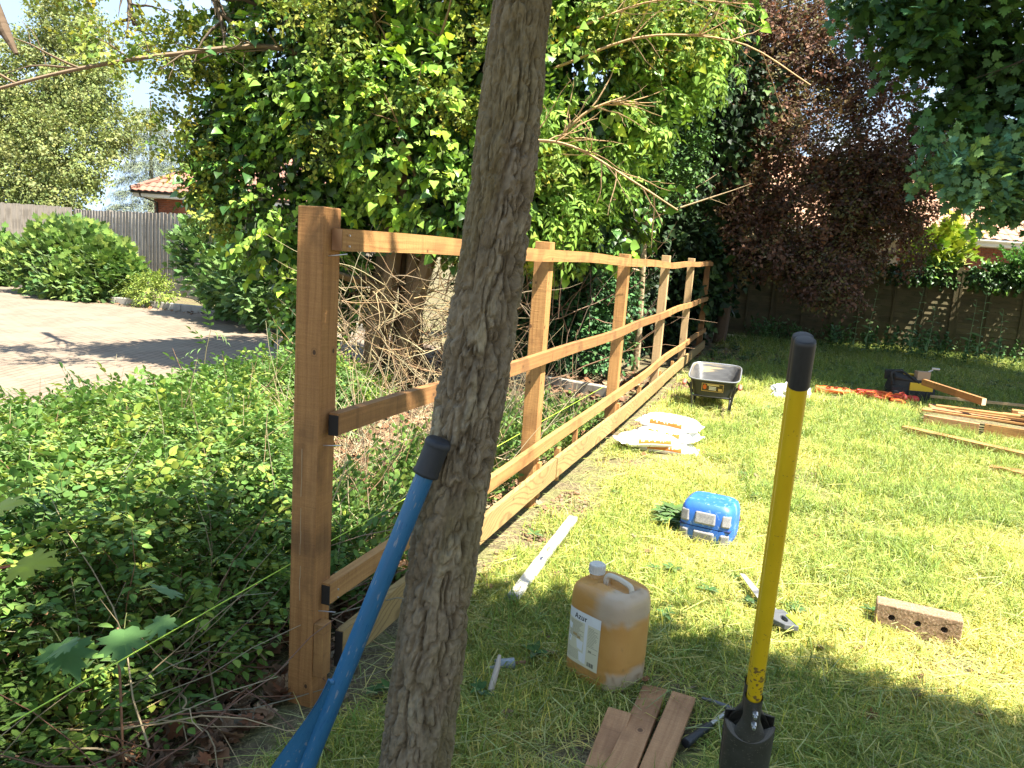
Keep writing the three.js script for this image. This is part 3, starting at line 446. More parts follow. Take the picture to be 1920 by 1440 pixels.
// ---------------------------------------------------------------- the ivy-clad hawthorn behind the corner post
{
  const t = thing('ivy_tree', 'tall hawthorn smothered in glossy dark ivy behind the corner post', 'tree'), R = rng(101);
  const tb = new MB();
  for (let k = 0; k < 7; k++) limb(tb, R, V(-1.35 + (R() - 0.5) * 0.7, 0, -9.0 + (R() - 0.5) * 0.5), V((R() - 0.5) * 0.35, 1, (R() - 0.5) * 0.25), 4.2, 0.16 - k * 0.012, 0.05, [1.5, 1.25, 0.9], { bend: 0.22, twigs: 4, tl: 0.35 });
  part('trunk', tb.geo(), M.bark, t);
  // named limbs seen against the sky and the leaves
  const L = (pts, r, c) => { const b = new MB(); const cv = new THREE.CatmullRomCurve3(pts.map((p) => V(...p))), q = cv.getPoints(16); b.tube(q, q.map((_, i) => mix(r, r * 0.35, i / 16)), 6, c, 0.2); const rr = rng(pts.length * 7 + Math.round(r * 1e4)); for (let k = 0; k < 14; k++) { const i = 3 + ((rr() * 13) | 0); limb(b, rr, q[i], q[Math.min(16, i + 1)].clone().sub(q[i]).normalize().add(rdir(rr).multiplyScalar(0.9)), 0.35 + rr() * 0.5, r * 0.4, 0.002, c, { bend: 0.5, seg: 4, steps: 5, twigs: 1, tl: 0.5 }); } part('limb', b.geo(), M.bark, t); return q; };
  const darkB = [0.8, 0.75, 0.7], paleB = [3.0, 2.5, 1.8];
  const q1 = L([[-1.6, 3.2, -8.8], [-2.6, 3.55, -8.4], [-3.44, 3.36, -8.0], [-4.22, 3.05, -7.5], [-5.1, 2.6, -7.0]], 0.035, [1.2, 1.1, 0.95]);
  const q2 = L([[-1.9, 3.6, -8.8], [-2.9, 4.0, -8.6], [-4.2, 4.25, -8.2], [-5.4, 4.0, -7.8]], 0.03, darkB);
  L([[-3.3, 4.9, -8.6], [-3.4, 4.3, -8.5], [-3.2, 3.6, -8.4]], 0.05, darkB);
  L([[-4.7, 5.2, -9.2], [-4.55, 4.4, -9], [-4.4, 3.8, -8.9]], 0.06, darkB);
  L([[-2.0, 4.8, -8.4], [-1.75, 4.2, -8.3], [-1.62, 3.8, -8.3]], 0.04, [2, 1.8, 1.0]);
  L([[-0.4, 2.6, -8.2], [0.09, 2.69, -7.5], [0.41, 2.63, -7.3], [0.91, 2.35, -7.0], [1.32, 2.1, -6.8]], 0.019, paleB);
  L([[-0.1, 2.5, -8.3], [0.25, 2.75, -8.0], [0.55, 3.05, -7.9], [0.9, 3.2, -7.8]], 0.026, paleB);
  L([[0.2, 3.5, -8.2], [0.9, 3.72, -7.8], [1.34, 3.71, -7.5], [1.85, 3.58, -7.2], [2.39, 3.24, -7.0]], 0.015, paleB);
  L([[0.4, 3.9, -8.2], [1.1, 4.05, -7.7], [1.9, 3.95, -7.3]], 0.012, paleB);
  // ivy
  const iv = [[-1.0, 3.2, -9.1, 1.6, 1.5, 1.1], [-2.2, 3.5, -9.2, 1.5, 1.4, 1.0], [-2.7, 2.4, -9.3, 1.15, 1.0, 0.9], [-2.1, 1.4, -9.3, 0.75, 1.0, 0.7], [0.2, 3.5, -9.3, 1.5, 1.4, 1.0], [-0.6, 2.3, -8.9, 1.3, 1.0, 0.9], [-1.1, 4.8, -9.2, 1.7, 1.1, 1.3], [0.9, 4.5, -9.4, 1.4, 1.2, 1.0], [-2.9, 3.8, -9.3, 0.6, 0.6, 0.6], [0.5, 2.3, -9.3, 1.0, 0.9, 0.8], [-2.2, 0.75, -9.2, 0.55, 0.75, 0.5]];
  leafage('crown', t, ivyS, M.leafGloss, crown(R, iv, 9800, { gap: 0.42, freq: 1.5, inner: 0.55, keep: (p) => !(p.y < 1.7 && p.x > -1.85 && p.x < 0.1) }), R, { ...IV, s: 0.98, sv: 0.8, out: 0.6, up: -0.25, wild: 0.55, pick: (p, r) => { const n = fbm3(p.x * 1.1, p.y * 1.1, p.z * 1.1, 77); return n > 0.55 && r() < 0.6 ? [0.11, 0.215, 0.028] : IV.cols[(r() * 5) | 0]; } });
  leafage('lime_ivy', t, ivyS, M.leafSoft, crown(R, [[-0.9, 2.9, -8.6, 1.3, 1.1, 0.8], [-0.5, 2.2, -8.4, 0.9, 0.7, 0.6], [-2.0, 3.3, -8.7, 1.2, 1.0, 0.7], [0.3, 3.4, -8.7, 1.2, 1.1, 0.7], [-2.6, 1.9, -8.9, 0.8, 0.8, 0.6], [-0.9, 4.3, -8.7, 1.5, 0.6, 0.8], [0.9, 4.2, -8.9, 1.1, 0.8, 0.7], [-0.1, 2.4, -8.7, 0.6, 0.5, 0.6]], 1900, { gap: 0.48, freq: 1.7, inner: 0.8, seed: 5, keep: (p) => p.z > -9.1 && !(p.y < 1.7 && p.x > -1.85 && p.x < 0.1) }), R, { cols: [[0.15, 0.28, 0.03], [0.2, 0.34, 0.035], [0.11, 0.22, 0.028], [0.24, 0.35, 0.045]], s: 0.88, sv: 0.7, out: 0.6, up: -0.2, wild: 0.5 });  // lime copies of the ivy sprigs, added to brighten the near side
  // hawthorn sprays, yellow green
  const hw = [[-0.7, 3.05, -8.05, 0.85, 0.2, 0.3], [-1.15, 3.0, -8.0, 0.5, 0.14, 0.25], [-2.2, 3.8, -8.1, 0.6, 0.16, 0.3], [-2.0, 3.45, -8.0, 0.25, 0.3, 0.2], [0.15, 2.55, -8.1, 0.5, 0.22, 0.3], [-0.3, 3.65, -8.1, 0.5, 0.2, 0.3], [1.0, 4.0, -8.3, 0.8, 0.4, 0.4], [-2.15, 2.6, -8.2, 0.3, 0.22, 0.2], [-1.0, 4.2, -8.1, 1.1, 0.2, 0.3], [-4.0, 3.3, -7.7, 0.4, 0.14, 0.2], [-4.6, 4.0, -8.0, 0.5, 0.2, 0.25], [-2.9, 4.3, -8.3, 0.7, 0.2, 0.3], [-3.5, 2.3, -8.7, 0.35, 0.3, 0.3], [-3.75, 3.5, -8.6, 0.5, 0.4, 0.4], [-3.85, 2.75, -8.8, 0.35, 0.35, 0.3], [-3.4, 4.5, -8.6, 0.6, 0.4, 0.4], [-3.4, 1.8, -8.8, 0.3, 0.3, 0.3], [-0.35, 1.75, -8.5, 0.6, 0.4, 0.35]];
  leafage('hawthorn_spray', t, hawS, M.leafSoft, crown(R, hw, 1700, { gap: 0.3, freq: 2.2, inner: 0.15 }), R, { cols: [[0.23, 0.3, 0.035], [0.2, 0.27, 0.04], [0.28, 0.32, 0.05], [0.14, 0.23, 0.03]], s: 0.85, out: 0.5, up: 0.1, wild: 0.9 });
  const tail = [...q1, ...q2].map((p, i) => [p.clone().add(rdir(R).multiplyScalar(0.18)), rdir(R)]); const more = []; for (const x of tail) for (let k = 0; k < 1; k++) more.push([x[0].clone().add(rdir(R).multiplyScalar(0.25)), rdir(R)]);
  leafage('hawthorn_spray', t, hawS, M.leafSoft, more, R, { cols: [[0.14, 0.2, 0.04], [0.1, 0.16, 0.035]], s: 0.7 });
  // dead stems hanging round the foot
  const db = new MB(), R2 = rng(131);
  for (let k = 0; k < 600; k++) { const x = -2.0 + R2() * 1.9, z = -8.2 + (R2() - 0.6) * 1.4, y = R2() * 1.3, c = jit(R2, R2() < 0.45 ? [0.36, 0.28, 0.15] : [0.22, 0.15, 0.085], 0.5); limb(db, R2, V(x, y, z), V(R2() - 0.5, (R2() - 0.45) * 0.9, (R2() - 0.3) * 0.6), 0.4 + R2() * 0.6, 0.003 + R2() * 0.005, 0.0012, c, { bend: 0.55, seg: 4, steps: 6 }); }
  const ds = part('dead_stems', db.geo(), M.twig, t, 'tangle of dry straw-coloured stems round the foot'); ds.userData.kind = 'stuff';
}
// ---------------------------------------------------------------- ash saplings behind the fence
{
  const t = thing('ash_sapling', 'slim pale-stemmed ash with bright feathery leaves above the fence', 'tree'), R = rng(141), b = new MB();
  limb(b, R, V(1.85, 0, -11.5), V(-0.03, 1, 0.01), 5.2, 0.055, 0.02, [2.6, 2.5, 2.1], { bend: 0.06, twigs: 6, tl: 0.25 }); limb(b, R, V(1.45, 0, -11.7), V(0.06, 1, 0), 4.2, 0.03, 0.012, [2.2, 2.1, 1.8], { bend: 0.1, twigs: 4, tl: 0.2 }); part('trunk', b.geo(), M.bark, t);
  const bl = [[0.65, 2.5, -8.3, 0.55, 0.5, 0.35], [0.35, 2.0, -8.1, 0.45, 0.35, 0.3], [1.1, 3.2, -8.6, 0.6, 0.5, 0.4], [1.6, 4.0, -8.9, 0.7, 0.7, 0.4], [0.1, 2.9, -8.0, 0.5, 0.4, 0.3]];
  leafage('crown', t, ashS, M.leafSoft, crown(R, bl, 800, { gap: 0.3, freq: 2.4, inner: 0.1 }), R, { cols: [[0.19, 0.33, 0.035], [0.24, 0.38, 0.045], [0.14, 0.27, 0.03]], s: 0.95, out: 0.4, up: -0.45, wild: 0.7 });
}
function shrubThing(name, label, category, geos, mat, blobs, n, R, leafOpt, crownOpt, stems, group) {
  const t = thing(name, label, category); if (group) t.userData.group = group;
  if (stems) { const b = new MB(); for (const [x, z, h, r, c, k] of stems) for (let i = 0; i < k; i++) limb(b, R, V(x + (R() - 0.5) * 0.5, 0, z + (R() - 0.5) * 0.4), V((R() - 0.5) * 0.8, 1, (R() - 0.5) * 0.8), h, r, 0.005, c, { bend: 0.3, twigs: 3, tl: 0.35 }); part('stems', b.geo(), M.bark, t); }
  leafage('crown', t, geos, mat, crown(R, blobs, n, crownOpt), R, leafOpt); return t;
}
shrubThing('dogwood_shrub', 'rounded dark green leafy shrub between the second and third fence posts', 'shrub', ovaS, M.leafMid, [[0.35, 0.85, -11.1, 0.75, 0.6, 0.5], [1.0, 1.0, -11.2, 0.6, 0.6, 0.5], [0.6, 1.3, -11.2, 0.6, 0.3, 0.45], [-0.2, 0.8, -11.0, 0.5, 0.6, 0.45], [0.9, 0.45, -10.8, 0.6, 0.3, 0.35]], 2600, rng(151), { cols: [[0.05, 0.13, 0.04], [0.065, 0.16, 0.045], [0.04, 0.1, 0.035]], s: 1.05, out: 0.6, up: 0, wild: 0.5 }, { gap: 0.22, freq: 2, inner: 0.5 }, [[0.5, -11.1, 1.2, 0.015, barkBrown, 6]]);
shrubThing('elder_shrub', 'small bright green bush on the slim pale stem above the fence', 'shrub', ovaS, M.leafMid, [[1.75, 2.7, -11.3, 0.45, 0.35, 0.4], [1.5, 3.3, -11.5, 0.5, 0.5, 0.4], [2.1, 3.2, -11.6, 0.5, 0.6, 0.4], [1.9, 4.2, -11.5, 0.8, 0.7, 0.5]], 1300, rng(152), { cols: [[0.055, 0.13, 0.025], [0.08, 0.17, 0.03], [0.04, 0.09, 0.022]], s: 0.9, out: 0.5 }, { gap: 0.3, freq: 2, inner: 0.3 });
// dark evergreen mass in the far corner
shrubThing('yew_thicket', 'deep dark evergreen thicket in the shaded corner behind the far fence posts', 'shrub', ivyS, M.leafMid, [[2.6, 1.6, -14.8, 1.2, 1.6, 0.9], [3.4, 2.2, -17.2, 1.6, 2.2, 1.0], [2.2, 3.4, -14.6, 1.1, 1.3, 0.9], [3.0, 4.6, -15.5, 1.5, 1.6, 1.2], [1.6, 1.0, -13.2, 0.8, 1.0, 0.7], [3.0, 0.9, -16, 1.2, 0.9, 0.8], [1.0, 2.8, -13.5, 1.2, 1.6, 0.9], [4.2, 3.4, -18.5, 1.6, 2.0, 0.8]], 6000, rng(153), { cols: [[0.012, 0.028, 0.01], [0.018, 0.04, 0.013], [0.026, 0.055, 0.016]], s: 1.35, out: 0.5, up: -0.1 }, { gap: 0.2, freq: 1.2, inner: 0.3 }, [[2.6, -14.9, 3.2, 0.05, barkBrown, 3], [3.6, -17, 4, 0.06, barkBrown, 3]]);
// bare brushwood by the dark thicket
{ const b = new MB(), R = rng(161); for (let k = 0; k < 120; k++) { const s = 5.2 + R() * 6, p = fl(s, -0.7 - R() * 1.6, R() * 1.2); limb(b, R, p, V(R() - 0.5, R() * 1.3, R() - 0.5), 0.6 + R() * 0.9, 0.004 + R() * 0.006, 0.0015, jit(R, [0.2, 0.13, 0.085], 0.6), { bend: 0.6, seg: 4, steps: 6, twigs: R() < 0.3 ? 2 : 0, tl: 0.5 }); } const m = one('brushwood', b.geo(), M.twig, 'thin bare brown brushwood tangled behind the fence rails', 'brushwood'); m.userData.kind = 'stuff'; }

// ---------------------------------------------------------------- purple plum
{
  const t = thing('purple_plum_tree', 'spreading purple-leaved plum tree over the back fence', 'tree'), R = rng(171), tb = new MB();
  limb(tb, R, V(4.4, 0, -16.6), V(0.12, 1, 0.05), 2.0, 0.14, 0.1, [0.9, 0.75, 0.6], { bend: 0.12, seg: 9 }); part('trunk', tb.geo(), M.bark, t);
  for (const [d, l] of [[[0.6, 1, 0.1], 4.2], [[-0.1, 1, 0], 4.6], [[1, 0.6, 0.2], 4], [[0.3, 0.9, -0.3], 4], [[1, 0.35, 0.4], 3.2]]) { const b = new MB(); limb(b, R, V(4.55, 1.7, -16.5), V(...d), l, 0.07, 0.012, [0.7, 0.55, 0.5], { bend: 0.25, twigs: 6, tl: 0.4 }); part('limb', b.geo(), M.bark, t); }
  const bl = [[4.6, 3.0, -16.2, 1.4, 0.9, 1.1], [5.9, 2.9, -15.6, 1.2, 0.8, 0.9], [5.9, 1.9, -15.2, 0.9, 0.75, 0.6], [5.0, 2.1, -15.6, 1.1, 0.55, 0.8], [6.9, 2.6, -15.8, 0.9, 0.8, 0.7], [5.6, 4.1, -16, 1.3, 0.9, 1.0], [4.4, 4.7, -16.3, 1.2, 1.3, 1.0], [5.2, 6.2, -16.5, 1.6, 1.1, 1.1], [4.0, 6.4, -16.6, 1.3, 1.2, 1.0], [7.3, 3.9, -16, 0.9, 0.6, 0.7], [6.7, 5.4, -16.4, 1.0, 0.6, 0.7], [3.9, 3.6, -16, 0.8, 0.7, 0.6], [6.0, 1.55, -14.8, 0.6, 0.5, 0.4], [7.6, 3.1, -16, 0.7, 0.5, 0.6], [8.1, 4.4, -16.3, 0.8, 0.55, 0.6], [6.6, 3.5, -15.8, 1.0, 0.7, 0.8], [7.6, 2.3, -16, 0.7, 0.5, 0.5]];
  const pl = [sprig(173, { n: 12, len: 0.4, L: 0.085, W: 0.058, prof: DIA, cluster: 0.14, var_: 0.7 }), sprig(174, { n: 12, len: 0.42, L: 0.07, W: 0.045, prof: DIA, cluster: 0.16, var_: 0.7 })];
  leafage('crown', t, pl, M.leafSoft, crown(R, bl, 7400, { gap: 0.36, freq: 1.2, inner: 0.15 }), R, { cols: [[0.21, 0.105, 0.065], [0.27, 0.15, 0.095], [0.15, 0.08, 0.055], [0.18, 0.13, 0.055], [0.19, 0.17, 0.06]], s: 1.0, out: 0.4, up: -0.1 });
}
// ---------------------------------------------------------------- big maple on the right
{
  const t = thing('maple_tree', 'large dark maple reaching in from the upper edge over the house', 'tree'), R = rng(181), tb = new MB();
  limb(tb, R, V(12.2, 0, -11.5), V(-0.05, 1, 0), 3.2, 0.26, 0.2, [0.8, 0.7, 0.55], { bend: 0.08, seg: 10 }); part('trunk', tb.geo(), M.bark, t);
  for (const [d, l, y] of [[[-1, 0.45, -0.1], 6.5, 3.0], [[-1, 0.7, 0.5], 6.5, 3.1], [[-0.6, 1, 0.1], 6, 3.1], [[0.3, 1, 0.3], 6, 3.1], [[-0.9, 0.35, 0.8], 5.5, 2.9], [[-0.8, 0.2, -0.7], 5.5, 2.9]]) { const b = new MB(); limb(b, R, V(12.1, y, -11.5), V(...d), l, 0.12, 0.02, [0.5, 0.45, 0.4], { bend: 0.2, twigs: 7, tl: 0.4 }); part('limb', b.geo(), M.bark, t); }
  const bl = [[9.6, 6.6, -11.2, 2.6, 1.5, 2.4], [7.4, 6.6, -11.5, 1.9, 0.8, 1.7], [9.2, 4.6, -12, 1.6, 1.2, 1.5], [8.3, 3.4, -11.4, 1.1, 0.75, 0.9], [11.5, 7.5, -10, 2.6, 1.6, 2.4], [10.4, 6.4, -13.4, 2.0, 1.4, 1.3], [6.3, 5.3, -12.4, 1.2, 0.45, 1.0], [8.0, 5.1, -12.5, 1.3, 0.5, 1.2], [5.6, 5.9, -12.6, 1.1, 0.4, 0.9], [6.9, 4.3, -12.4, 1.0, 0.35, 0.8], [7.4, 3.5, -12.2, 0.9, 0.4, 0.7], [6.2, 6.6, -12, 1.3, 0.5, 1.0], [9.2, 6.8, -8.6, 2.2, 1.0, 1.3], [11.5, 6, -8.2, 2.2, 1.5, 1.6], [9, 8.4, -12, 3, 1.4, 2.5], [7.2, 7.6, -9.6, 1.7, 0.7, 1.3], [8.8, 9.2, -15.5, 1.9, 0.9, 1.6], [10.4, 8.6, -15.3, 1.3, 0.8, 1.2], [9.8, 2.9, -12.5, 1.2, 0.6, 0.9]];
  leafage('crown', t, mapS, M.leafMid, crown(R, bl, 11000, { gap: 0.29, freq: 1.1, inner: 0.1 }), R, { cols: [[0.05, 0.12, 0.03], [0.075, 0.16, 0.035], [0.04, 0.09, 0.028]], s: 1.3, out: 0.3, up: -0.2 });
  leafage('crown', t, mapS, M.leafMid, crown(R, [[5.9, 3.15, -10.6, 0.75, 0.35, 0.5], [6.4, 2.75, -10.5, 0.6, 0.3, 0.4], [6.9, 3.4, -10.8, 0.6, 0.4, 0.5]], 420, { gap: 0.2, freq: 2, inner: 0.1 }), R, { cols: [[0.07, 0.16, 0.075], [0.09, 0.19, 0.08], [0.12, 0.22, 0.06]], s: 0.85, out: 0.3, up: 0 });  // bluish leaf colours on these fronds have sky light painted in
}
shrubThing('yellow_maple', 'yellow-green young maple rising behind the ivy on the back fence', 'tree', mapS, M.leafSoft, [[9.5, 2.3, -17.9, 0.55, 0.28, 0.35], [9.8, 2.6, -17.9, 0.35, 0.25, 0.3]], 150, rng(183), { cols: [[0.32, 0.4, 0.03], [0.4, 0.45, 0.04], [0.2, 0.33, 0.03]], s: 1.3 }, { gap: 0.15, inner: 0.1 }, [[9.3, -18, 2.2, 0.02, barkBrown, 2]]);
shrubThing('hedge_ivy', 'bright green creeper over the top of the back fence', 'creeper', ovaS, M.leafSoft, [[10.9, 2.1, -16.9, 0.5, 0.25, 0.3], [11.7, 2.2, -16.5, 0.7, 0.35, 0.35], [12.6, 2.2, -16.0, 0.8, 0.35, 0.35]], 900, rng(184), { cols: [[0.09, 0.24, 0.035], [0.07, 0.18, 0.03], [0.12, 0.29, 0.04]], s: 1.1 }, { gap: 0.15, inner: 0.2 });
shrubThing('fence_ivy', 'dark ivy hanging along the top of the back fence panels', 'ivy', ivyS, M.leafGloss, [[7.6, 1.82, -18.0, 0.9, 0.16, 0.16], [9.0, 1.82, -17.4, 0.9, 0.2, 0.18], [10.4, 1.84, -16.75, 0.9, 0.22, 0.2], [11.8, 1.86, -16.05, 0.9, 0.22, 0.2], [13, 1.86, -15.4, 0.9, 0.25, 0.2]], 1000, rng(185), { cols: [[0.03, 0.07, 0.02], [0.045, 0.1, 0.025]], s: 0.9, up: -0.2 }, { gap: 0.1, inner: 0.1 });

// ---------------------------------------------------------------- trees and shrubs on the left
{
  const t = thing('pale_willow_tree', 'tall pale green tree behind the far fence on the drive side', 'tree'), R = rng(191), tb = new MB();
  limb(tb, R, V(-16.4, 0, -27), V(0.03, 1, 0), 6.5, 0.26, 0.08, [0.8, 0.7, 0.55], { bend: 0.1, twigs: 8, tl: 0.4 }); limb(tb, R, V(-18.5, 0, -27), V(-0.1, 1, 0), 6, 0.2, 0.05, [0.8, 0.7, 0.55], { bend: 0.15, twigs: 8, tl: 0.4 }); part('trunk', tb.geo(), M.bark, t);
  const bl = [[-16.2, 6.3, -27, 1.5, 1.7, 1.4], [-14.6, 6.0, -26.5, 1.1, 1.0, 1.0], [-17.8, 4.8, -26.5, 1.8, 1.3, 1.4], [-15.2, 4.2, -26, 1.7, 1.1, 1.2], [-14.0, 4.9, -27, 0.9, 0.7, 1.0], [-14.6, 3.4, -25.5, 0.9, 0.8, 0.9], [-16.6, 2.9, -25.3, 1.7, 0.9, 0.9], [-19, 3.2, -26, 1.6, 1.2, 1.2], [-15, 2.5, -25, 1.2, 0.5, 0.6], [-20, 6, -27, 2, 1.8, 1.5], [-15.6, 8.0, -27, 1.2, 0.8, 1.0]];
  leafage('crown', t, farS, M.leafSoft, crown(R, bl, 6200, { gap: 0.38, freq: 0.95, inner: 0.2 }), R, { cols: [[0.23, 0.29, 0.08], [0.28, 0.33, 0.095], [0.18, 0.235, 0.065], [0.3, 0.33, 0.12]], s: 0.85, up: -0.15 });
}
{
  const t = thing('conifer_tree', 'grey-green conifer with drooping tiers behind the brick building', 'tree'), R = rng(195), tb = new MB(); tb.tube([V(-15.3, 0, -32), V(-15.2, 3, -32), V(-15.2, 6.6, -32)], [0.16, 0.1, 0.02], 8, [0.8, 0.7, 0.6]); part('trunk', tb.geo(), M.bark, t);
  const pts = []; for (let k = 0; k < 1500; k++) { const f = Math.pow(R(), 0.8), y = 6.4 - f * 5, rad = 0.15 + f * 1.9, a = R() * 6.28, rr = rad * Math.sqrt(R()), tier = Math.floor(y / 0.5) * 0.5; pts.push([V(-15.2 + Math.cos(a) * rr, tier + 0.25 - rr * 0.3 + R() * 0.12, -32 + Math.sin(a) * rr), V(Math.cos(a), -0.5, Math.sin(a)).normalize()]); }
  leafage('crown', t, [sprig(197, { n: 22, len: 0.55, L: 0.13, W: 0.02, prof: DIA, spread: 0.8, cluster: 0.1, droop: 0.3 })], M.leafMid, pts, R, { cols: [[0.13, 0.16, 0.1], [0.16, 0.19, 0.12], [0.1, 0.13, 0.08]], out: 1, wild: 0.35, up: -0.1 });
}
shrubThing('maple_shrub', 'broad sunlit field maple bush in front of the grey fence', 'shrub', mapS, M.leafSoft, [[-9.7, 0.8, -17.0, 1.0, 0.6, 0.6], [-10.5, 0.6, -17.2, 0.6, 0.5, 0.5], [-8.9, 0.65, -16.7, 0.55, 0.5, 0.5], [-9.3, 0.35, -16.4, 0.8, 0.3, 0.4], [-10.1, 1.1, -17.2, 0.6, 0.35, 0.4]], 2300, rng(201), { cols: [[0.12, 0.22, 0.04], [0.16, 0.27, 0.05], [0.22, 0.31, 0.06], [0.08, 0.16, 0.035]], s: 1.0, out: 0.8, up: 0.1, wild: 0.45 }, { gap: 0.2, freq: 2, inner: 0.5 }, [[-9.7, -17, 1.3, 0.02, barkBrown, 6]]);
shrubThing('low_shrub', 'low bright bush at the edge of the far drive', 'shrub', mapS, M.leafSoft, [[-12.6, 0.5, -18.6, 0.8, 0.55, 0.6], [-13.8, 0.5, -19.2, 0.9, 0.5, 0.6]], 700, rng(202), { cols: [[0.1, 0.2, 0.035], [0.15, 0.26, 0.04]], s: 1.0 }, { gap: 0.2, inner: 0.5 });
shrubThing('drive_maple', 'leafy maple growth between the grey fence and the ivy tree', 'shrub', mapS, M.leafSoft, [[-5.6, 1.2, -14.6, 0.75, 0.75, 0.6], [-5.0, 0.8, -14.2, 0.7, 0.6, 0.5], [-5.3, 1.9, -14.6, 0.5, 0.4, 0.4], [-4.3, 1.0, -13.2, 0.7, 0.7, 0.5]], 1300, rng(203), { cols: [[0.12, 0.23, 0.05], [0.16, 0.28, 0.07], [0.07, 0.15, 0.03]], s: 0.95, out: 0.8, wild: 0.45 }, { gap: 0.2, inner: 0.5 }, [[-5.2, -14.5, 1.2, 0.015, barkBrown, 5]]);
shrubThing('yellow_shrub', 'small yellow-green bush at the foot of the grey fence', 'shrub', ovaS, M.leafSoft, [[-7.6, 0.28, -15.9, 0.4, 0.3, 0.3]], 260, rng(204), { cols: [[0.24, 0.33, 0.05], [0.3, 0.38, 0.06]], s: 0.8 }, { gap: 0.1, inner: 0.3 });
{ const b = new MB(), R = rng(205); for (let k = 0; k < 70; k++) limb(b, R, V(-6.0 + R() * 2.4, 0.03 + R() * 0.3, -14.9 - R() * 1.2), V((R() - 0.5) * 2, R() * 0.7, (R() - 0.3)), 0.6 + R() * 0.8, 0.006 + R() * 0.008, 0.002, jit(R, [0.32, 0.26, 0.17], 0.5), { bend: 0.6, seg: 4, steps: 6 }); const m = one('dead_brushwood', b.geo(), M.twig, 'heap of bleached dead stems behind the far kerb', 'brushwood'); m.userData.kind = 'stuff'; }
// near twig end at the upper left edge
{ const t = thing('dead_branch', 'short dark broken branch end at the upper left edge', 'branch'), R = rng(207), b = new MB(); b.tube([V(-2.9, 3.1, -4.1), V(-2.72, 2.75, -4.05), V(-2.62, 2.55, -4.0), V(-2.55, 2.44, -3.98)], [0.03, 0.024, 0.026, 0.01], 8, [0.7, 0.6, 0.5], 0.3); b.tube([V(-2.62, 2.55, -4.0), V(-2.75, 2.52, -4.0), V(-2.9, 2.54, -4)], [0.02, 0.014, 0.012], 7, [0.7, 0.6, 0.5], 0.3); b.tube([V(-2.9, 3.1, -4.1), V(-3.3, 3.9, -4.3), V(-3.2, 5, -4.6)], [0.03, 0.04, 0.05], 8, [0.7, 0.6, 0.5], 0.2); part('bark', b.geo(), M.bark, t); }
// ---------------------------------------------------------------- grass, weeds, litter
function tuft(seed, n, spread, hmin, hmax, wd, lean, straw) {
  const b = new MB(), R = rng(seed);
  for (let k = 0; k < n; k++) {
    const a = R() * 6.28, r = Math.sqrt(R()) * spread, x = Math.cos(a) * r, z = Math.sin(a) * r, h = mix(hmin, hmax, R() * R()), d = R() * 6.28, ln = lean * (0.4 + R()), w = wd * (0.6 + R() * 0.7);
    const c = R() < straw ? jit(R, [2.3, 1.75, 2.6], 0.4) : jit(R, [1, 1, 1], 0.5), dx = Math.cos(d), dz = Math.sin(d), px = -dz * w / 2, pz = dx * w / 2;
    const l1 = Math.min(h * 0.35, ln * h * 0.35), y1 = h * 0.5 * Math.max(0.2, 1 - ln * 0.35), l2 = Math.min(h, ln * h), y2 = Math.max(0.012, Math.sqrt(Math.max(0, h * h - l2 * l2)) * (1 - 0.25 * ln));
    const i0 = b.v(x - px, 0, z - pz, c), i1 = b.v(x + px, 0, z + pz, c), i2 = b.v(x + dx * l1 - px * 0.8, y1, z + dz * l1 - pz * 0.8, c), i3 = b.v(x + dx * l1 + px * 0.8, y1, z + dz * l1 + pz * 0.8, c), i4 = b.v(x + dx * l2, y2, z + dz * l2, c);
    b.t(i0, i1, i3); b.t(i0, i3, i2); b.t(i2, i3, i4);
  }
  return b.geo();
}
const avoid = [[0.455, -2.87, 0.15], [1.28, -4.53, 0.19], [1.97, -3.42, 0.12], [2.3, -8.9, 0.12], [1.38, -6.75, 0.3], [0.45, -2.35, 0.2], [0.6, -2.4, 0.2], [0.76, -2.02, 0.09], [5.6, -8.9, 0.8], [6.4, -9, 0.9], [5.5, -10.5, 0.24], [1.29, -3.42, 0.1], [1.32, -3.62, 0.06], [1.33, -3.28, 0.08], [4.3, -10.45, 0.12], [4.5, -10.42, 0.12], [4.7, -10.4, 0.12], [4.9, -10.25, 0.16], [5.1, -10.15, 0.14], [3.66, -9.9, 0.15]];
for (let k = 0; k <= 12; k++) avoid.push([mix(0.09, 0.44, k / 12), mix(-3.46, -4.62, k / 12), 0.035]);
const blocked = (x, z) => avoid.some(([a, b, r]) => (x - a) * (x - a) + (z - b) * (z - b) < r * r);
const inView = (x, z, m = 1.12) => { const d = -z; return d > 1.2 && x < d * 0.72 * m + 0.5 && x > -d * 0.72 * m - 0.5; };
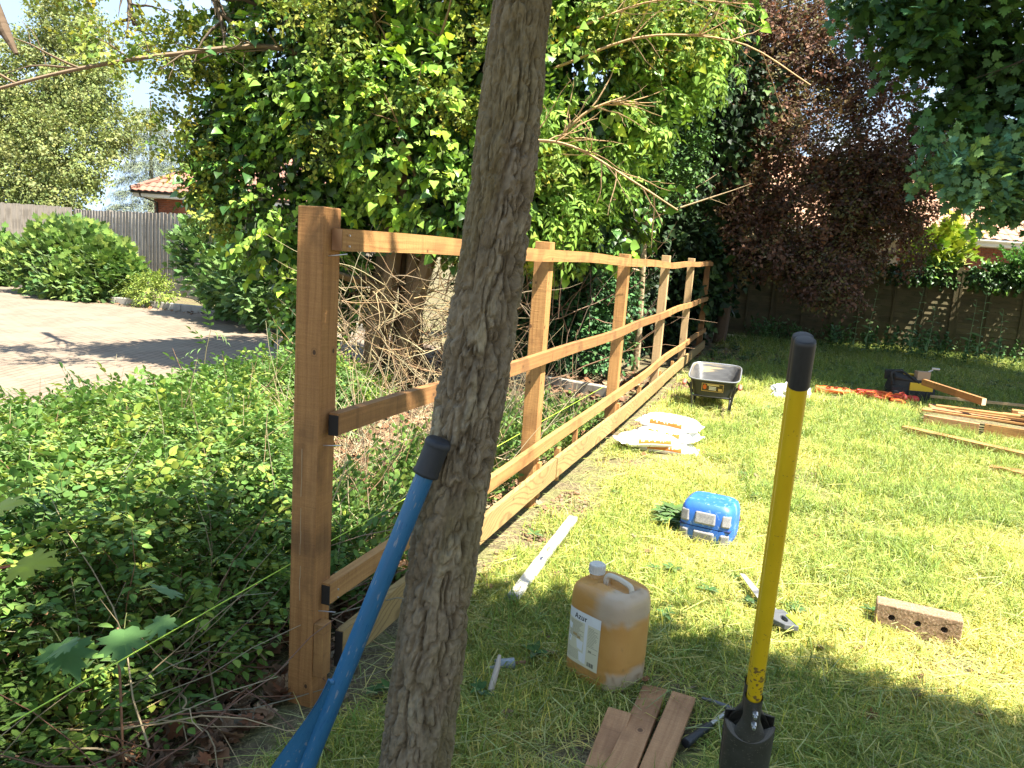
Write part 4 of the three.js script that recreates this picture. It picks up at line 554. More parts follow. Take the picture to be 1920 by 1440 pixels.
{
  const R = rng(301), up = [tuft(1, 26, 0.07, 0.05, 0.14, 0.0042, 0.7, 0.15), tuft(2, 24, 0.08, 0.05, 0.17, 0.004, 0.9, 0.2), tuft(3, 26, 0.09, 0.06, 0.2, 0.0045, 1.1, 0.12)], flat = [tuft(4, 30, 0.1, 0.06, 0.2, 0.0042, 2.4, 0.6), tuft(5, 30, 0.11, 0.06, 0.22, 0.004, 2.6, 0.7)], lush = [tuft(6, 22, 0.06, 0.12, 0.34, 0.005, 0.9, 0.05), tuft(7, 22, 0.07, 0.1, 0.3, 0.0055, 1.0, 0.08)];
  const U = up.map(() => []), F = flat.map(() => []), L = lush.map(() => []);
  const n = 72000;
  for (let k = 0; k < n; k++) {
    const d = 1.5 + 16.5 * Math.pow(R(), 1.2), x = (R() * 2 - 1) * (d * 0.78 + 0.5), z = -d, [s, w] = toS_W(x, z);
    if (w < 0.16 + 0.1 * vn(s * 3, 1, 0, 0, 4) || blocked(x, z)) continue;
    const far = d > 12.5 ? 1 : 0, patch = fbm(x * 0.9 + 9, z * 0.9, 0, 0, 5), fine = fbm(x * 3.1, z * 3.1, 0, 0, 7), soil = sstep(0.75, 0.2, w) * sstep(0.4, 0.7, fine) + sstep(0.57, 0.68, fbm(x * 1.3, z * 1.3, 0, 0, 15)) * 0.75;
    if (R() < soil) continue;
    if (z < -13 && x < 6.5 && R() < sstep(6.5, 3.5, x) * 0.8) continue;
    const sc = (0.62 + R() * 0.42) * (1 + d * 0.06), st = clamp(sstep(0.35, 0.7, patch) * 0.7 + (R() - 0.5) * 0.7 + 0.12);
    const green = mixc([0.17, 0.25, 0.026], [0.36, 0.39, 0.065], st), c = green;
    const longG = (x > 1.7 && z < -3.6 && R() < 0.4 * sstep(0.35, 0.6, fine)) || (z < -10.5 && R() < 0.3) || R() < 0.02;
    const m = eul(x, 0, z, (R() - 0.5) * 0.3, R() * 6.28, (R() - 0.5) * 0.3, sc * (longG ? 0.9 : 1));
    if (longG) L[(R() * 2) | 0].push([m, mixc(c, [0.2, 0.28, 0.045], 0.5)]); else if (R() < 0.5 + 0.3 * st) F[(R() * 2) | 0].push([m, mixc(c, [0.34, 0.36, 0.1], 0.25 + 0.25 * st)]); else U[(R() * 3) | 0].push([m, c]);
  }
  U.forEach((l, i) => copies('lawn_grass', up[i], M.grass, l)); F.forEach((l, i) => copies('cut_grass', flat[i], M.grass, l)); L.forEach((l, i) => copies('long_grass', lush[i], M.grass, l));
}
// low broad weeds in the lawn and the rough strip at the back
{
  const R = rng(311), g = [0, 1].map((k) => { const b = new MB(), r = rng(60 + k), q = new THREE.Quaternion(); for (let i = 0; i < 7; i++) { q.setFromEuler(new THREE.Euler(-0.25 - r() * 0.6, i * 0.9 + r(), 0, 'YXZ')); b.leaf(new THREE.Matrix4().compose(V(0, 0.005 + r() * 0.03, 0), q, V(1, 1, 1)), 0.06 + r() * 0.06, 0.035 + r() * 0.02, OVAL, 0.3, 0.4, jit(r, [1, 1, 1], 0.4)); } return b.geo(); });
  const l = [[], []]; const put = (x, z, s, c) => { if (!blocked(x, z) && toS_W(x, z)[1] > 0.2) l[(R() * 2) | 0].push([eul(x, 0.02, z, 0, R() * 6.28, 0, s), c]); };
  for (let k = 0; k < 300; k++) { const d = 2.4 + R() * 9, x = (R() * 1.4 - 0.35) * d; if (fbm(x * 1.4, d * 1.4, 0, 0, 25) > 0.55) put(x, -d, 0.3 + R() * 0.45, [0.07, 0.16, 0.035]); }
  for (let k = 0; k < 1300; k++) { const z = -10.8 - R() * 7, x = 2.5 + R() * 9; put(x, z, 0.5 + R() * 0.8, jit(R, [0.06, 0.13, 0.03], 0.7)); }
  for (let k = 0; k < 30; k++) put(1.02 + R() * 0.22, -4.55 - R() * 0.3, 0.7 + R() * 0.5, [0.08, 0.17, 0.03]);
  g.forEach((q, i) => copies('broadleaf_weed', q, M.leafSoft, l[i]));
}
{ // rough growth along the foot of the back fence
  const R = rng(313), l = [[], []]; for (let k = 0; k < 320; k++) { const f = R(), x = mix(5.2, 13.5, f), z = mix(-18.2, -15.0, f) + 0.2 + R() * R() * 2.2; l[(R() * 2) | 0].push([pose(V(x, R() * 0.25, z), V((R() - 0.5) * 0.9, 1, (R() - 0.5) * 0.9).normalize(), R() * 6, 0.6 + R() * 0.9), jit(R, [0.075, 0.15, 0.04], 0.6)]); }
  l.forEach((q, i) => copies('rough_weeds', ovaS[i], M.leafMid, q));
}
// fallen leaves: curled maple shapes and small ovals
const deadG = [0, 1, 2].map((k) => { const b = new MB(), m = new THREE.Matrix4().makeTranslation(0, 0, -0.4); b.fan(m, MAPLE.map(([x, z], i) => [x * (0.8 + 0.3 * h2(i, k, 3)), z * (0.8 + 0.3 * h2(i, k, 9))]), [1, 1, 1], [0.75, 0.7, 0.65], 0.12 + k * 0.16); return b.geo(); });
{
  const R = rng(321), cs = [[0.17, 0.092, 0.046], [0.23, 0.135, 0.075], [0.12, 0.068, 0.036], [0.28, 0.2, 0.12], [0.2, 0.09, 0.045]], lists = deadG.map(() => []);
  const put = (x, z, s, y = 0.01, til = 0.9, c = null) => lists[(R() * 3) | 0].push([eul(x, y + R() * 0.03, z, (R() - 0.5) * til, R() * 6.28, (R() - 0.5) * til, s), jit(R, c ?? cs[(R() * cs.length) | 0], 0.6)]);
  for (let k = 0; k < 4200; k++) { const s = 1.0 + R() * 8, w = -0.1 - R() * (0.6 + s * 0.42), p = fl(s, w); put(p.x, p.z, 0.05 + R() * 0.05, 0.008); }           // behind the fence
  for (let k = 0; k < 520; k++) { const p = fl(-0.8 + R() * 1.7, -0.05 - R() * R() * 0.75); put(p.x, p.z, 0.03 + R() * 0.055, 0.008, 1.5); }        // by the corner post
  for (let k = 0; k < 420; k++) { const p = fl(-1.3 + R() * 1.4, -0.25 - R() * 1.3); put(p.x, p.z, 0.03 + R() * 0.06, 0.015, 1.5); }
  for (let k = 0; k < 420; k++) { const d = 1.7 + R() * 7, x = (R() * 1.3 - 0.3) * d; if (!blocked(x, -d)) put(x, -d, 0.02 + R() * 0.035, 0.01); }
  for (let k = 0; k < 900; k++) put(2.8 + R() * 6, -12.5 - R() * 6, 0.05 + R() * 0.06);
  for (let k = 0; k < 260; k++) { const f = R(); put(mix(-11.5, -4.6, f) + (R() - 0.5) * 0.8, mix(-18, -14.8, f) + R() * 0.7, 0.03 + R() * 0.05); }
  deadG.forEach((g, i) => copies('leaf_litter', g, M.leafDry, lists[i]));
}
// soil crumbs thrown up along the gravel board
{
  const R = rng(331), g = new THREE.IcosahedronGeometry(1, 0), l = [], lo = [];
  for (let k = 0; k < 2600; k++) { const s = 0.5 + R() * 8.5, w = 0.13 + Math.abs(R() + R() - 1) * 0.45, p = fl(s, w); if (fbm(p.x * 2.4, p.z * 2.4, 0, 0, 31) < 0.4) continue; const q = 0.004 + R() * R() * 0.02; l.push([eul(p.x, q * 0.5, p.z, R() * 3, R() * 6, R() * 3, V(q, q * 0.7, q * (0.7 + R() * 0.6))), jit(R, [0.2, 0.12, 0.075], 0.6)]); }
  copies('soil_crumbs', g, std({ roughness: 1 }), l);
}
// cut straw lying about in the shade in front
{
  const R = rng(341), b = new MB(); b.leaf(new THREE.Matrix4(), 0.2, 0.004, [[0, 1], [0.5, 1], [1, 0.4]], 0.2, 0.15, [1, 1, 1]); const g = b.geo(), l = [];
  for (let k = 0; k < 20000; k++) { const d = 1.5 + 8.5 * Math.pow(R(), 1.4), x = (R() * 1.35 - 0.5) * d, w = toS_W(x, -d)[1]; if (w < 0.1 || blocked(x, -d)) continue; l.push([eul(x, 0.02 + R() * 0.05, -d, (R() - 0.5) * 0.4, R() * 6.28, (R() - 0.5) * 2, 0.25 + R() * 0.75), jit(R, R() < 0.6 ? [0.46, 0.45, 0.17] : [0.32, 0.38, 0.09], 0.6)]); }
  copies('straw', g, M.grass, l);
}
// ---------------------------------------------------------------- undergrowth between the fence and the drive
const mound = (s, w) => { const q = -w - 0.62 * clamp(s - 0.6, 0, 3.2), a = sstep(mix(0.02, 0.22, sstep(-0.3, 0.6, s)), mix(0.65, 1.0, sstep(-0.3, 0.6, s)), q + 0.22 * Math.sin(s * 2.1)) * sstep(3.3, 2.2, -w), e = sstep(6.6, 4.6, s); return a * e * (0.52 + 0.22 * fbm(s * 1.1 + 4, w * 1.1, 0, 0, 6) + 0.16 * sstep(2, 4.5, s)); };
{
  const R = rng(351), G = [];
  for (let k = 0; k < 4; k++) { const b = new MB(), r = rng(400 + k), q = new THREE.Quaternion(), N = 8 + k; b.tube([V(0, 0, 0), V(0, 0.02, 0.1), V(0, 0.0, 0.22)], [0.0018, 0.0014, 0.0008], 3, [0.9, 0.6, 0.35], 0, false); for (let i = 0; i < N; i++) { const t = (i + 0.5) / N, sd = i % 2 ? 1 : -1; q.setFromEuler(new THREE.Euler((r() - 0.45) * 0.5, i === N - 1 ? 0 : sd * (0.9 + r() * 0.4), (r() - 0.5) * 0.5, 'YXZ')); const c = jit(r, [1, 1, 1], 0.45); b.leaf(new THREE.Matrix4().compose(V(0, 0.03 * Math.sin(t * 3.1), t * 0.21), q, V(1, 1, 1)), 0.03 + r() * 0.016, 0.021 + r() * 0.008, OVAL, 0.25, 0.2, c, jit(r, c, 0.2)); } G.push(b.geo()); }
  const lists = G.map(() => []), col = (p, r) => { const n = fbm(p.x * 1.2, p.z * 1.2, 0, 0, 66); return r() < 0.22 ? [0.27, 0.36, 0.05] : mixc([0.08, 0.18, 0.03], [0.18, 0.3, 0.045], clamp(n * 1.6 - 0.4 + (r() - 0.5) * 0.4)); };
  for (let k = 0; k < 26000; k++) {
    const s = -1.9 + 8.6 * Math.pow(R(), 1.25), w = -0.25 - R() * 3.1, h = mound(s, w); if (h < 0.05) continue;
    const f = R() < 0.72 ? 0.86 + R() * 0.22 : R() * 0.9, p = fl(s, w, Math.max(0.03, h * f)); p.y += 0.05 * (R() - 0.5);
    const dir = V((R() - 0.5) * 1.6, 0.05 + (R() - 0.4) * 0.7, (R() - 0.5) * 1.6).normalize(), c = col(p, R);
    lists[(R() * 4) | 0].push([pose(p, dir, (R() - 0.5) * 0.7, 0.6 + R() * 0.6), c]);
  }
  // thinner weeds right behind the fence, in the sun
  for (let k = 0; k < 1500; k++) { const s = 0.5 + R() * 5, w = -0.12 - R() * 0.8, p = fl(s, w, R() * R() * 0.45 * sstep(6, 2, s) + 0.02); lists[(R() * 4) | 0].push([pose(p, V(R() - 0.5, R() * 0.7, R() - 0.5).normalize(), R(), 0.7 + R() * 0.6), mixc([0.09, 0.19, 0.035], [0.2, 0.3, 0.05], R())]); }
  G.forEach((g, i) => copies('undergrowth', g, M.leafSoft, lists[i]));
  // its stems and runners
  const b = new MB(), R2 = rng(361);
  for (let k = 0; k < 420; k++) { const s = -1.7 + R2() * 4.5, w = -0.3 - R2() * 2.2, h = mound(s, w); limb(b, R2, fl(s, w, 0.01), V((R2() - 0.5) * 1.4, 0.6 + R2(), (R2() - 0.5) * 1.4), 0.35 + R2() * 0.55, 0.002 + R2() * 0.003, 0.001, jit(R2, R2() < 0.5 ? [0.22, 0.13, 0.07] : [0.3, 0.24, 0.14], 0.6), { bend: 0.5, seg: 4, steps: 5 }); }
  for (let k = 0; k < 380; k++) { const s = -1.7 + R2() * 2.3, w = -0.12 - R2() * 1.2; limb(b, R2, fl(s, w, 0.02 + R2() * 0.12), V(R2() - 0.5, (R2() - 0.4) * 0.4, R2() - 0.5), 0.4 + R2() * 0.6, 0.002 + R2() * 0.003, 0.001, jit(R2, R2() < 0.5 ? [0.34, 0.27, 0.16] : [0.2, 0.1, 0.06], 0.5), { bend: 0.6, seg: 4, steps: 6 }); }
  const m = one('undergrowth_stems', b.geo(), M.twig, 'thin brown stems and runners under the leafy ground cover', 'stems'); m.userData.kind = 'stuff';
  // straw-coloured dead stalks behind the fence in the sun
  const b2 = new MB(); for (let k = 0; k < 520; k++) { const p = fl(0.5 + R2() * 4.6, -0.15 - R2() * 1.5, R2() * 0.25); limb(b2, R2, p, V(R2() - 0.5, R2() * 0.8, R2() - 0.5), 0.3 + R2() * 0.7, 0.002 + R2() * 0.003, 0.001, jit(R2, R2() < 0.6 ? [0.46, 0.38, 0.22] : [0.3, 0.19, 0.11], 0.5), { bend: 0.5, seg: 4, steps: 5 }); }
  const m2 = one('dry_stalks', b2.geo(), M.twig, 'sunlit straw-coloured stalks behind the lower fence rails', 'stalks'); m2.userData.kind = 'stuff';
}
// tall shoots standing out of the undergrowth against the drive
[[-2.35, -5.6, 0.95, ashS, 0.55, 5, 'feathery shoot standing out of the undergrowth against the drive'], [-1.75, -5.6, 1.0, ovaS, 0.7, 4, 'upright leafy shoot beside the corner post against the drive'], [-1.35, -5.4, 0.95, ovaS, 0.8, 3, 'broad-leaved shoot rising just left of the corner post']].forEach(([x, z, h, gs, sc, n, label], k) => {
  const R = rng(370 + k), t = thing('tall_shoot', label, 'plant', [x, 0, z]), b = new MB(), pts = limb(b, R, V(0, 0, 0), V((R() - 0.5) * 0.3, 1, 0.1), h, 0.005, 0.002, [0.3, 0.24, 0.12], { bend: 0.2, seg: 5 }); part('stem', b.geo(), M.twig, t);
  for (let i = 0; i < n; i++) { const p = pts[pts.length - 1 - (i % 3)], m = part('leaf_spray', gs[i % 2], new THREE.MeshPhysicalMaterial({ color: rgb(0.13, 0.25, 0.04), vertexColors: true, roughness: 0.85, transmission: 0.35, thickness: 0, side: THREE.DoubleSide }), t); m.applyMatrix4(pose(p, rdir(R).add(V(0, 0.5, 0)).normalize(), 0, sc * (0.8 + R() * 0.4))); }
});
// tall weeds before the back fence
[[7.0, -15.9, 1.15], [7.25, -15.9, 1.5], [8.05, -15.7, 1.5], [8.25, -15.4, 1.2], [8.95, -15.2, 1.35], [9.1, -15.1, 1.62], [9.5, -15.1, 1.2]].forEach(([x, z, h], k) => {
  const R = rng(380 + k), wh = ['shortest pale weed, first before the back fence panels', 'tall slim weed beside the first one by the back fence', 'tall weed in the middle of the back fence', 'shorter leafy weed in the middle of the back fence', 'leafy weed just left of the tallest weed by the fence', 'tallest weed against the back fence, with large leaves', 'last weed before the fence towards the maple'];
  const t = thing('tall_weed', wh[k], 'weed', [x, 0, z], 0, 'tall weeds along the back fence'), b = new MB(); const pts = limb(b, R, V(0, 0, 0), V((R() - 0.5) * 0.1, 1, 0), h, 0.009, 0.003, [0.2, 0.29, 0.12], { bend: 0.1, seg: 5, steps: 10 }); part('stem', b.geo(), M.twig, t);
  const lb = new MB(); lb.leaf(new THREE.Matrix4(), 0.17, 0.05, LANCE, 0.3, 0.5, [0.15, 0.27, 0.09], [0.19, 0.31, 0.12]); const lg = lb.geo();
  for (let i = 0; i < 18; i++) { const p = pts[1 + ((i / 18) * 9.9 | 0)], m = part('leaf', lg, M.leafSoft, t); m.applyMatrix4(pose(p, V(Math.cos(i * 2.4), 0.45, Math.sin(i * 2.4)).normalize(), 0, (1.3 - i / 22) * (0.7 + R() * 0.5))); }
});
// sycamore seedling with broad leaves, and a leafy twig close to the camera
const bigLeaf = (seed, c) => { const b = new MB(), R = rng(seed); b.fan(new THREE.Matrix4(), MAPLE.map(([x, z]) => [x * (0.95 + R() * 0.1), z * (0.95 + R() * 0.1)]), c, c.map((v) => v * 1.25), -0.12); b.tube([V(0, 0, 0), V(0, -0.03, -0.3), V(0, -0.12, -0.55)], 0.012, 5, [c[0] * 2, c[1], c[2]], 0, false); return b.geo(); };
{
  const t = thing('sycamore_seedling', 'low sycamore seedling with broad blue-green leaves among the undergrowth', 'plant', [-1.09, 0.5, -2.06]), g = [bigLeaf(1, [0.075, 0.17, 0.045]), bigLeaf(2, [0.09, 0.19, 0.05])];
  [[0.02, 0, 0.0, 0.14, 0.4], [0.13, 0.02, -0.05, 0.115, -0.6], [-0.13, -0.02, 0.06, 0.15, 0.9], [0.05, 0.06, -0.14, 0.12, 2.6], [-0.06, 0.01, 0.1, 0.1, -1.2]].forEach(([x, y, z, s, a], k) => { const m = part('leaf', g[k % 2], M.leafSoft, t); m.position.set(x, y, z); m.scale.setScalar(s * 0.86); m.rotation.set(0.45, a, 0.1, 'YXZ'); });
  const b = new MB(); b.tube([V(0, -0.5, -0.02), V(0, -0.2, -0.01), V(0, 0, 0)], 0.004, 5, [0.3, 0.15, 0.08]); part('stem', b.geo(), M.twig, t);
  const n = thing('maple_twig', 'yellow-green maple leaves on a red stalk at the near left edge', 'twig', [-0.9, 1.02, -1.3]), g2 = bigLeaf(5, [0.3, 0.36, 0.03]);
  [[0.03, 0.015, 0.0, 0.085, 1.45, -0.15], [-0.02, 0.11, 0.0, 0.08, 1.5, -0.35], [-0.1, 0.02, 0.05, 0.09, -0.6, 0.1]].forEach(([x, y, z, s, ry, rx]) => { const m = part('leaf', g2, M.leafSoft, n); m.position.set(x, y, z); m.scale.setScalar(s); m.rotation.set(rx, ry, 0.25, 'YXZ'); });
  const b3 = new MB(); b3.tube([V(0.02, 0.01, 0), V(-0.06, -0.01, 0.01), V(-0.3, -0.1, 0.1)], [0.002, 0.0025, 0.004], 5, [0.3, 0.1, 0.06]); b3.tube([V(-0.3, -0.1, 0.1), V(-0.5, -0.5, 0.1), V(-0.55, -1.02, 0.1)], [0.004, 0.006, 0.008], 5, [0.2, 0.12, 0.06]); part('stalk', b3.geo(), M.twig, n);
}
// ---------------------------------------------------------------- tools and materials on the lawn
const steel = std({ color: rgb(0.5, 0.5, 0.5), metalness: 0.85, roughness: 0.35 });
const noiseMap = (lo, hi, f = 14, seed = 3, rep = 1) => { const t = tex(256, 256, (u, v) => mixc(lo, hi, clamp(fbm(u * f, v * f, f, f, seed) * 1.6 - 0.3))); t.repeat.set(rep, rep); return t; };
// blue fencing bar leaning on the trunk: a tube whose lower end runs out into a folded blade
{
  const A = V(-0.565, 0.0, -1.905), B = V(-0.18, 1.15, -1.925), d = B.clone().sub(A), L = d.length(); d.normalize();
  const t = thing('fencing_bar', 'blue steel digging bar with black rubber cap leaning against the trunk', 'digging bar', [A.x, A.y, A.z]);
  // local frame: +y along the bar, +z towards the camera
  const z0 = V(-0.1, 0.1, 1), x = d.clone().cross(z0).normalize(), z = x.clone().cross(d); t.quaternion.setFromRotationMatrix(new THREE.Matrix4().makeBasis(x, d, z));
  const chips = tex(512, 512, (u, v) => { const n = fbm(u * 40, v * 40, 40, 40, 3), w = fbm(u * 6, v * 6, 6, 6, 8); let c = mixc([0.018, 0.1, 0.2], [0.025, 0.13, 0.26], w); return n > 0.72 && w > 0.45 ? [0.16, 0.2, 0.26] : n < 0.24 ? [0.01, 0.08, 0.2] : c; });
  const blue = std({ map: chips, roughness: 0.42, bumpMap: tex(256, 256, (u, v) => fbm(u * 20, v * 20, 20, 20, 5)), bumpScale: 0.001 });
  const shaft = new THREE.CylinderGeometry(0.0245, 0.0265, L - 0.02, 28, 1); part('shaft', at(shaft, 0, (L - 0.02) / 2, 0), blue, t);
  // blade: trough of two wings welded along the tube's left side
  const rows = []; for (let j = 0; j <= 14; j++) { const y = 0.5 - 0.5 * j / 14, k = j / 14, wd = 0.06 * sstep(-0.05, 0.75, k) + 0.004; rows.push([[-0.014, y, 0.02], [-0.03 - wd * 0.35, y - 0.005, 0.016 + 0.012 * k], [-0.026 - wd, y - 0.03 * (1 - k), 0.026 + 0.016 * k], [-0.028 - wd, y - 0.03 * (1 - k), 0.021 + 0.016 * k], [-0.032 - wd * 0.35, y - 0.005, 0.009 + 0.01 * k], [-0.016, y, 0.005]]); }
  part('blade', loft(rows), blue, t, 'flat folded blue blade with worn pale edge');
  part('weld', at(new THREE.SphereGeometry(0.009, 12, 8), -0.017, 0.5, 0.019), blue, t);
  const cap = new THREE.LatheGeometry([[0, 0.012], [0.028, 0.012], [0.0335, 0.007], [0.035, 0.0], [0.035, -0.006], [0.0325, -0.01], [0.0325, -0.074], [0.0345, -0.08], [0.0345, -0.088], [0.026, -0.09]].reverse().map(([a, b]) => new THREE.Vector2(a, b)), 32);
  part('rubber_cap', at(cap, 0, L, 0), std({ color: rgb(0.018, 0.02, 0.024), roughness: 0.6, bumpMap: M.ground.bumpMap, bumpScale: 0.0008 }), t);
}
// yellow post-hole digger
{
  const top = V(0.603, 1.513, -1.6), bot = V(0.744, 0.4, -2.0), d = top.clone().sub(bot).normalize();
  const t = thing('post_hole_digger', 'yellow-handled steel post-hole digger standing upright in the grass', 'digger', [bot.x, bot.y, bot.z]);
  const z0 = V(-0.25, 0.1, 1), x = d.clone().cross(z0).normalize(), z = x.clone().cross(d); t.quaternion.setFromRotationMatrix(new THREE.Matrix4().makeBasis(x, d, z));
  const L = top.distanceTo(bot);
  const yel = std({ map: tex(128, 1024, (u, v) => { const n = fbm(u * 5, v * 60, 5, 60, 3), m = fbm(u * 3, v * 12, 3, 12, 9); let c = mixc([0.55, 0.36, 0.006], [0.68, 0.46, 0.012], m); const f2 = fbm(u * 14, v * 160, 14, 160, 13, 2); if (v < 0.2 && f2 > 0.6 && m > 0.42) c = [0.16, 0.1, 0.03]; if (f2 > 0.83) c = [0.36, 0.24, 0.02]; return c; }), roughness: 0.38 });
  const grip = std({ color: rgb(0.024, 0.023, 0.022), roughness: 0.55, map: noiseMap([0.6, 0.6, 0.6], [1, 1, 1], 30, 4) });
  for (const [ox, oz, sh, nm] of [[0, 0, 0, 'front'], [0.0, -0.045, -0.012, 'rear']]) {
    const hd = part('handle', at(new THREE.CylinderGeometry(0.0195, 0.0205, L - 0.1, 24, 1), ox, (L - 0.1) / 2 + sh, oz), yel, t, nm === 'front' ? undefined : 'second yellow handle just behind');
    const g = new THREE.LatheGeometry([[0.0196, -0.115], [0.0225, -0.113], [0.0228, -0.01], [0.0215, -0.003], [0.017, 0], [0, 0]].map(([a, b]) => new THREE.Vector2(a, b)), 28); part('grip', at(g, ox, L + sh, oz), grip, hd);
  }
  // blades: two clam halves with shoulders; bottom out of view in the ground
  const mud = std({ map: tex(512, 512, (u, v) => { const n = fbm(u * 12, v * 12, 12, 12, 3), f = fbm(u * 60, v * 60, 60, 60, 7, 2); let c = mixc([0.05, 0.046, 0.038], [0.085, 0.08, 0.068], n); if (f > 0.78) c = [0.14, 0.125, 0.1]; return c; }), metalness: 0.35, roughness: 0.5 });
  const socket = (zz, flip) => { // tube that flares into the curved blade
    const rings = []; const n = 24;
    for (let j = 0; j <= 18; j++) { const y = 0.085 - j * 0.0105, k = sstep(-0.005, -0.085, y), hw = mix(0.0245, 0.066, k), dp = mix(0.024, 0.03, k), th = mix(0.024, 0.006, k); const r = []; for (let i = 0; i < n; i++) { const a = (i / n) * Math.PI * 2, c = Math.cos(a), s = Math.sin(a), bow = -0.55 * (c * hw) * (c * hw) / 0.07; r.push([c * hw, y - 0.03 * k * c * c, flip * (s * th + bow * k + 0.028 * k) + zz]); } rings.push(r); }
    return loft(rings, false, true);
  };
  part('socket', socket(0, 1), mud, t, 'dark steel socket flaring into the digging blade');
  part('socket', socket(-0.05, -1), mud, t);
  const blade = (zz, flip) => { const rings = [], n = 15; for (let j = 0; j <= 8; j++) { const y = -0.075 - j * 0.042, w = 0.072 - 0.006 * Math.max(0, j - 5), o = [], inn = []; for (let i = 0; i <= n; i++) { const a = mix(-1.35, 1.35, i / n), px = Math.sin(a) * w, pz = flip * (Math.cos(a) * w * 0.75 - 0.02) + zz; o.push([px, y + (j === 0 ? 0.035 * Math.pow(a / 1.35, 2) : 0), pz]); inn.push([px * 0.95, y + (j === 0 ? 0.035 * Math.pow(a / 1.35, 2) : 0), pz - flip * 0.004]); } rings.push([...o, ...inn.reverse()]); } return loft(rings); };
  part('blade', blade(0.0, 1), mud, t); part('blade', blade(-0.05, -1), mud, t);
  for (const y of [0.045, 0.0]) { part('bolt', merge([at(new THREE.CylinderGeometry(0.0085, 0.0085, 0.012, 6), 0.006, y, 0.029, Math.PI / 2, 0, 0), at(new THREE.CylinderGeometry(0.005, 0.005, 0.02, 10), 0.006, y, 0.033, Math.PI / 2, 0, 0)]), steel, t); }
  part('pivot_bolt', at(new THREE.CylinderGeometry(0.006, 0.006, 0.146, 8), 0, -0.1, -0.025, 0, 0, Math.PI / 2), mud, t);
}
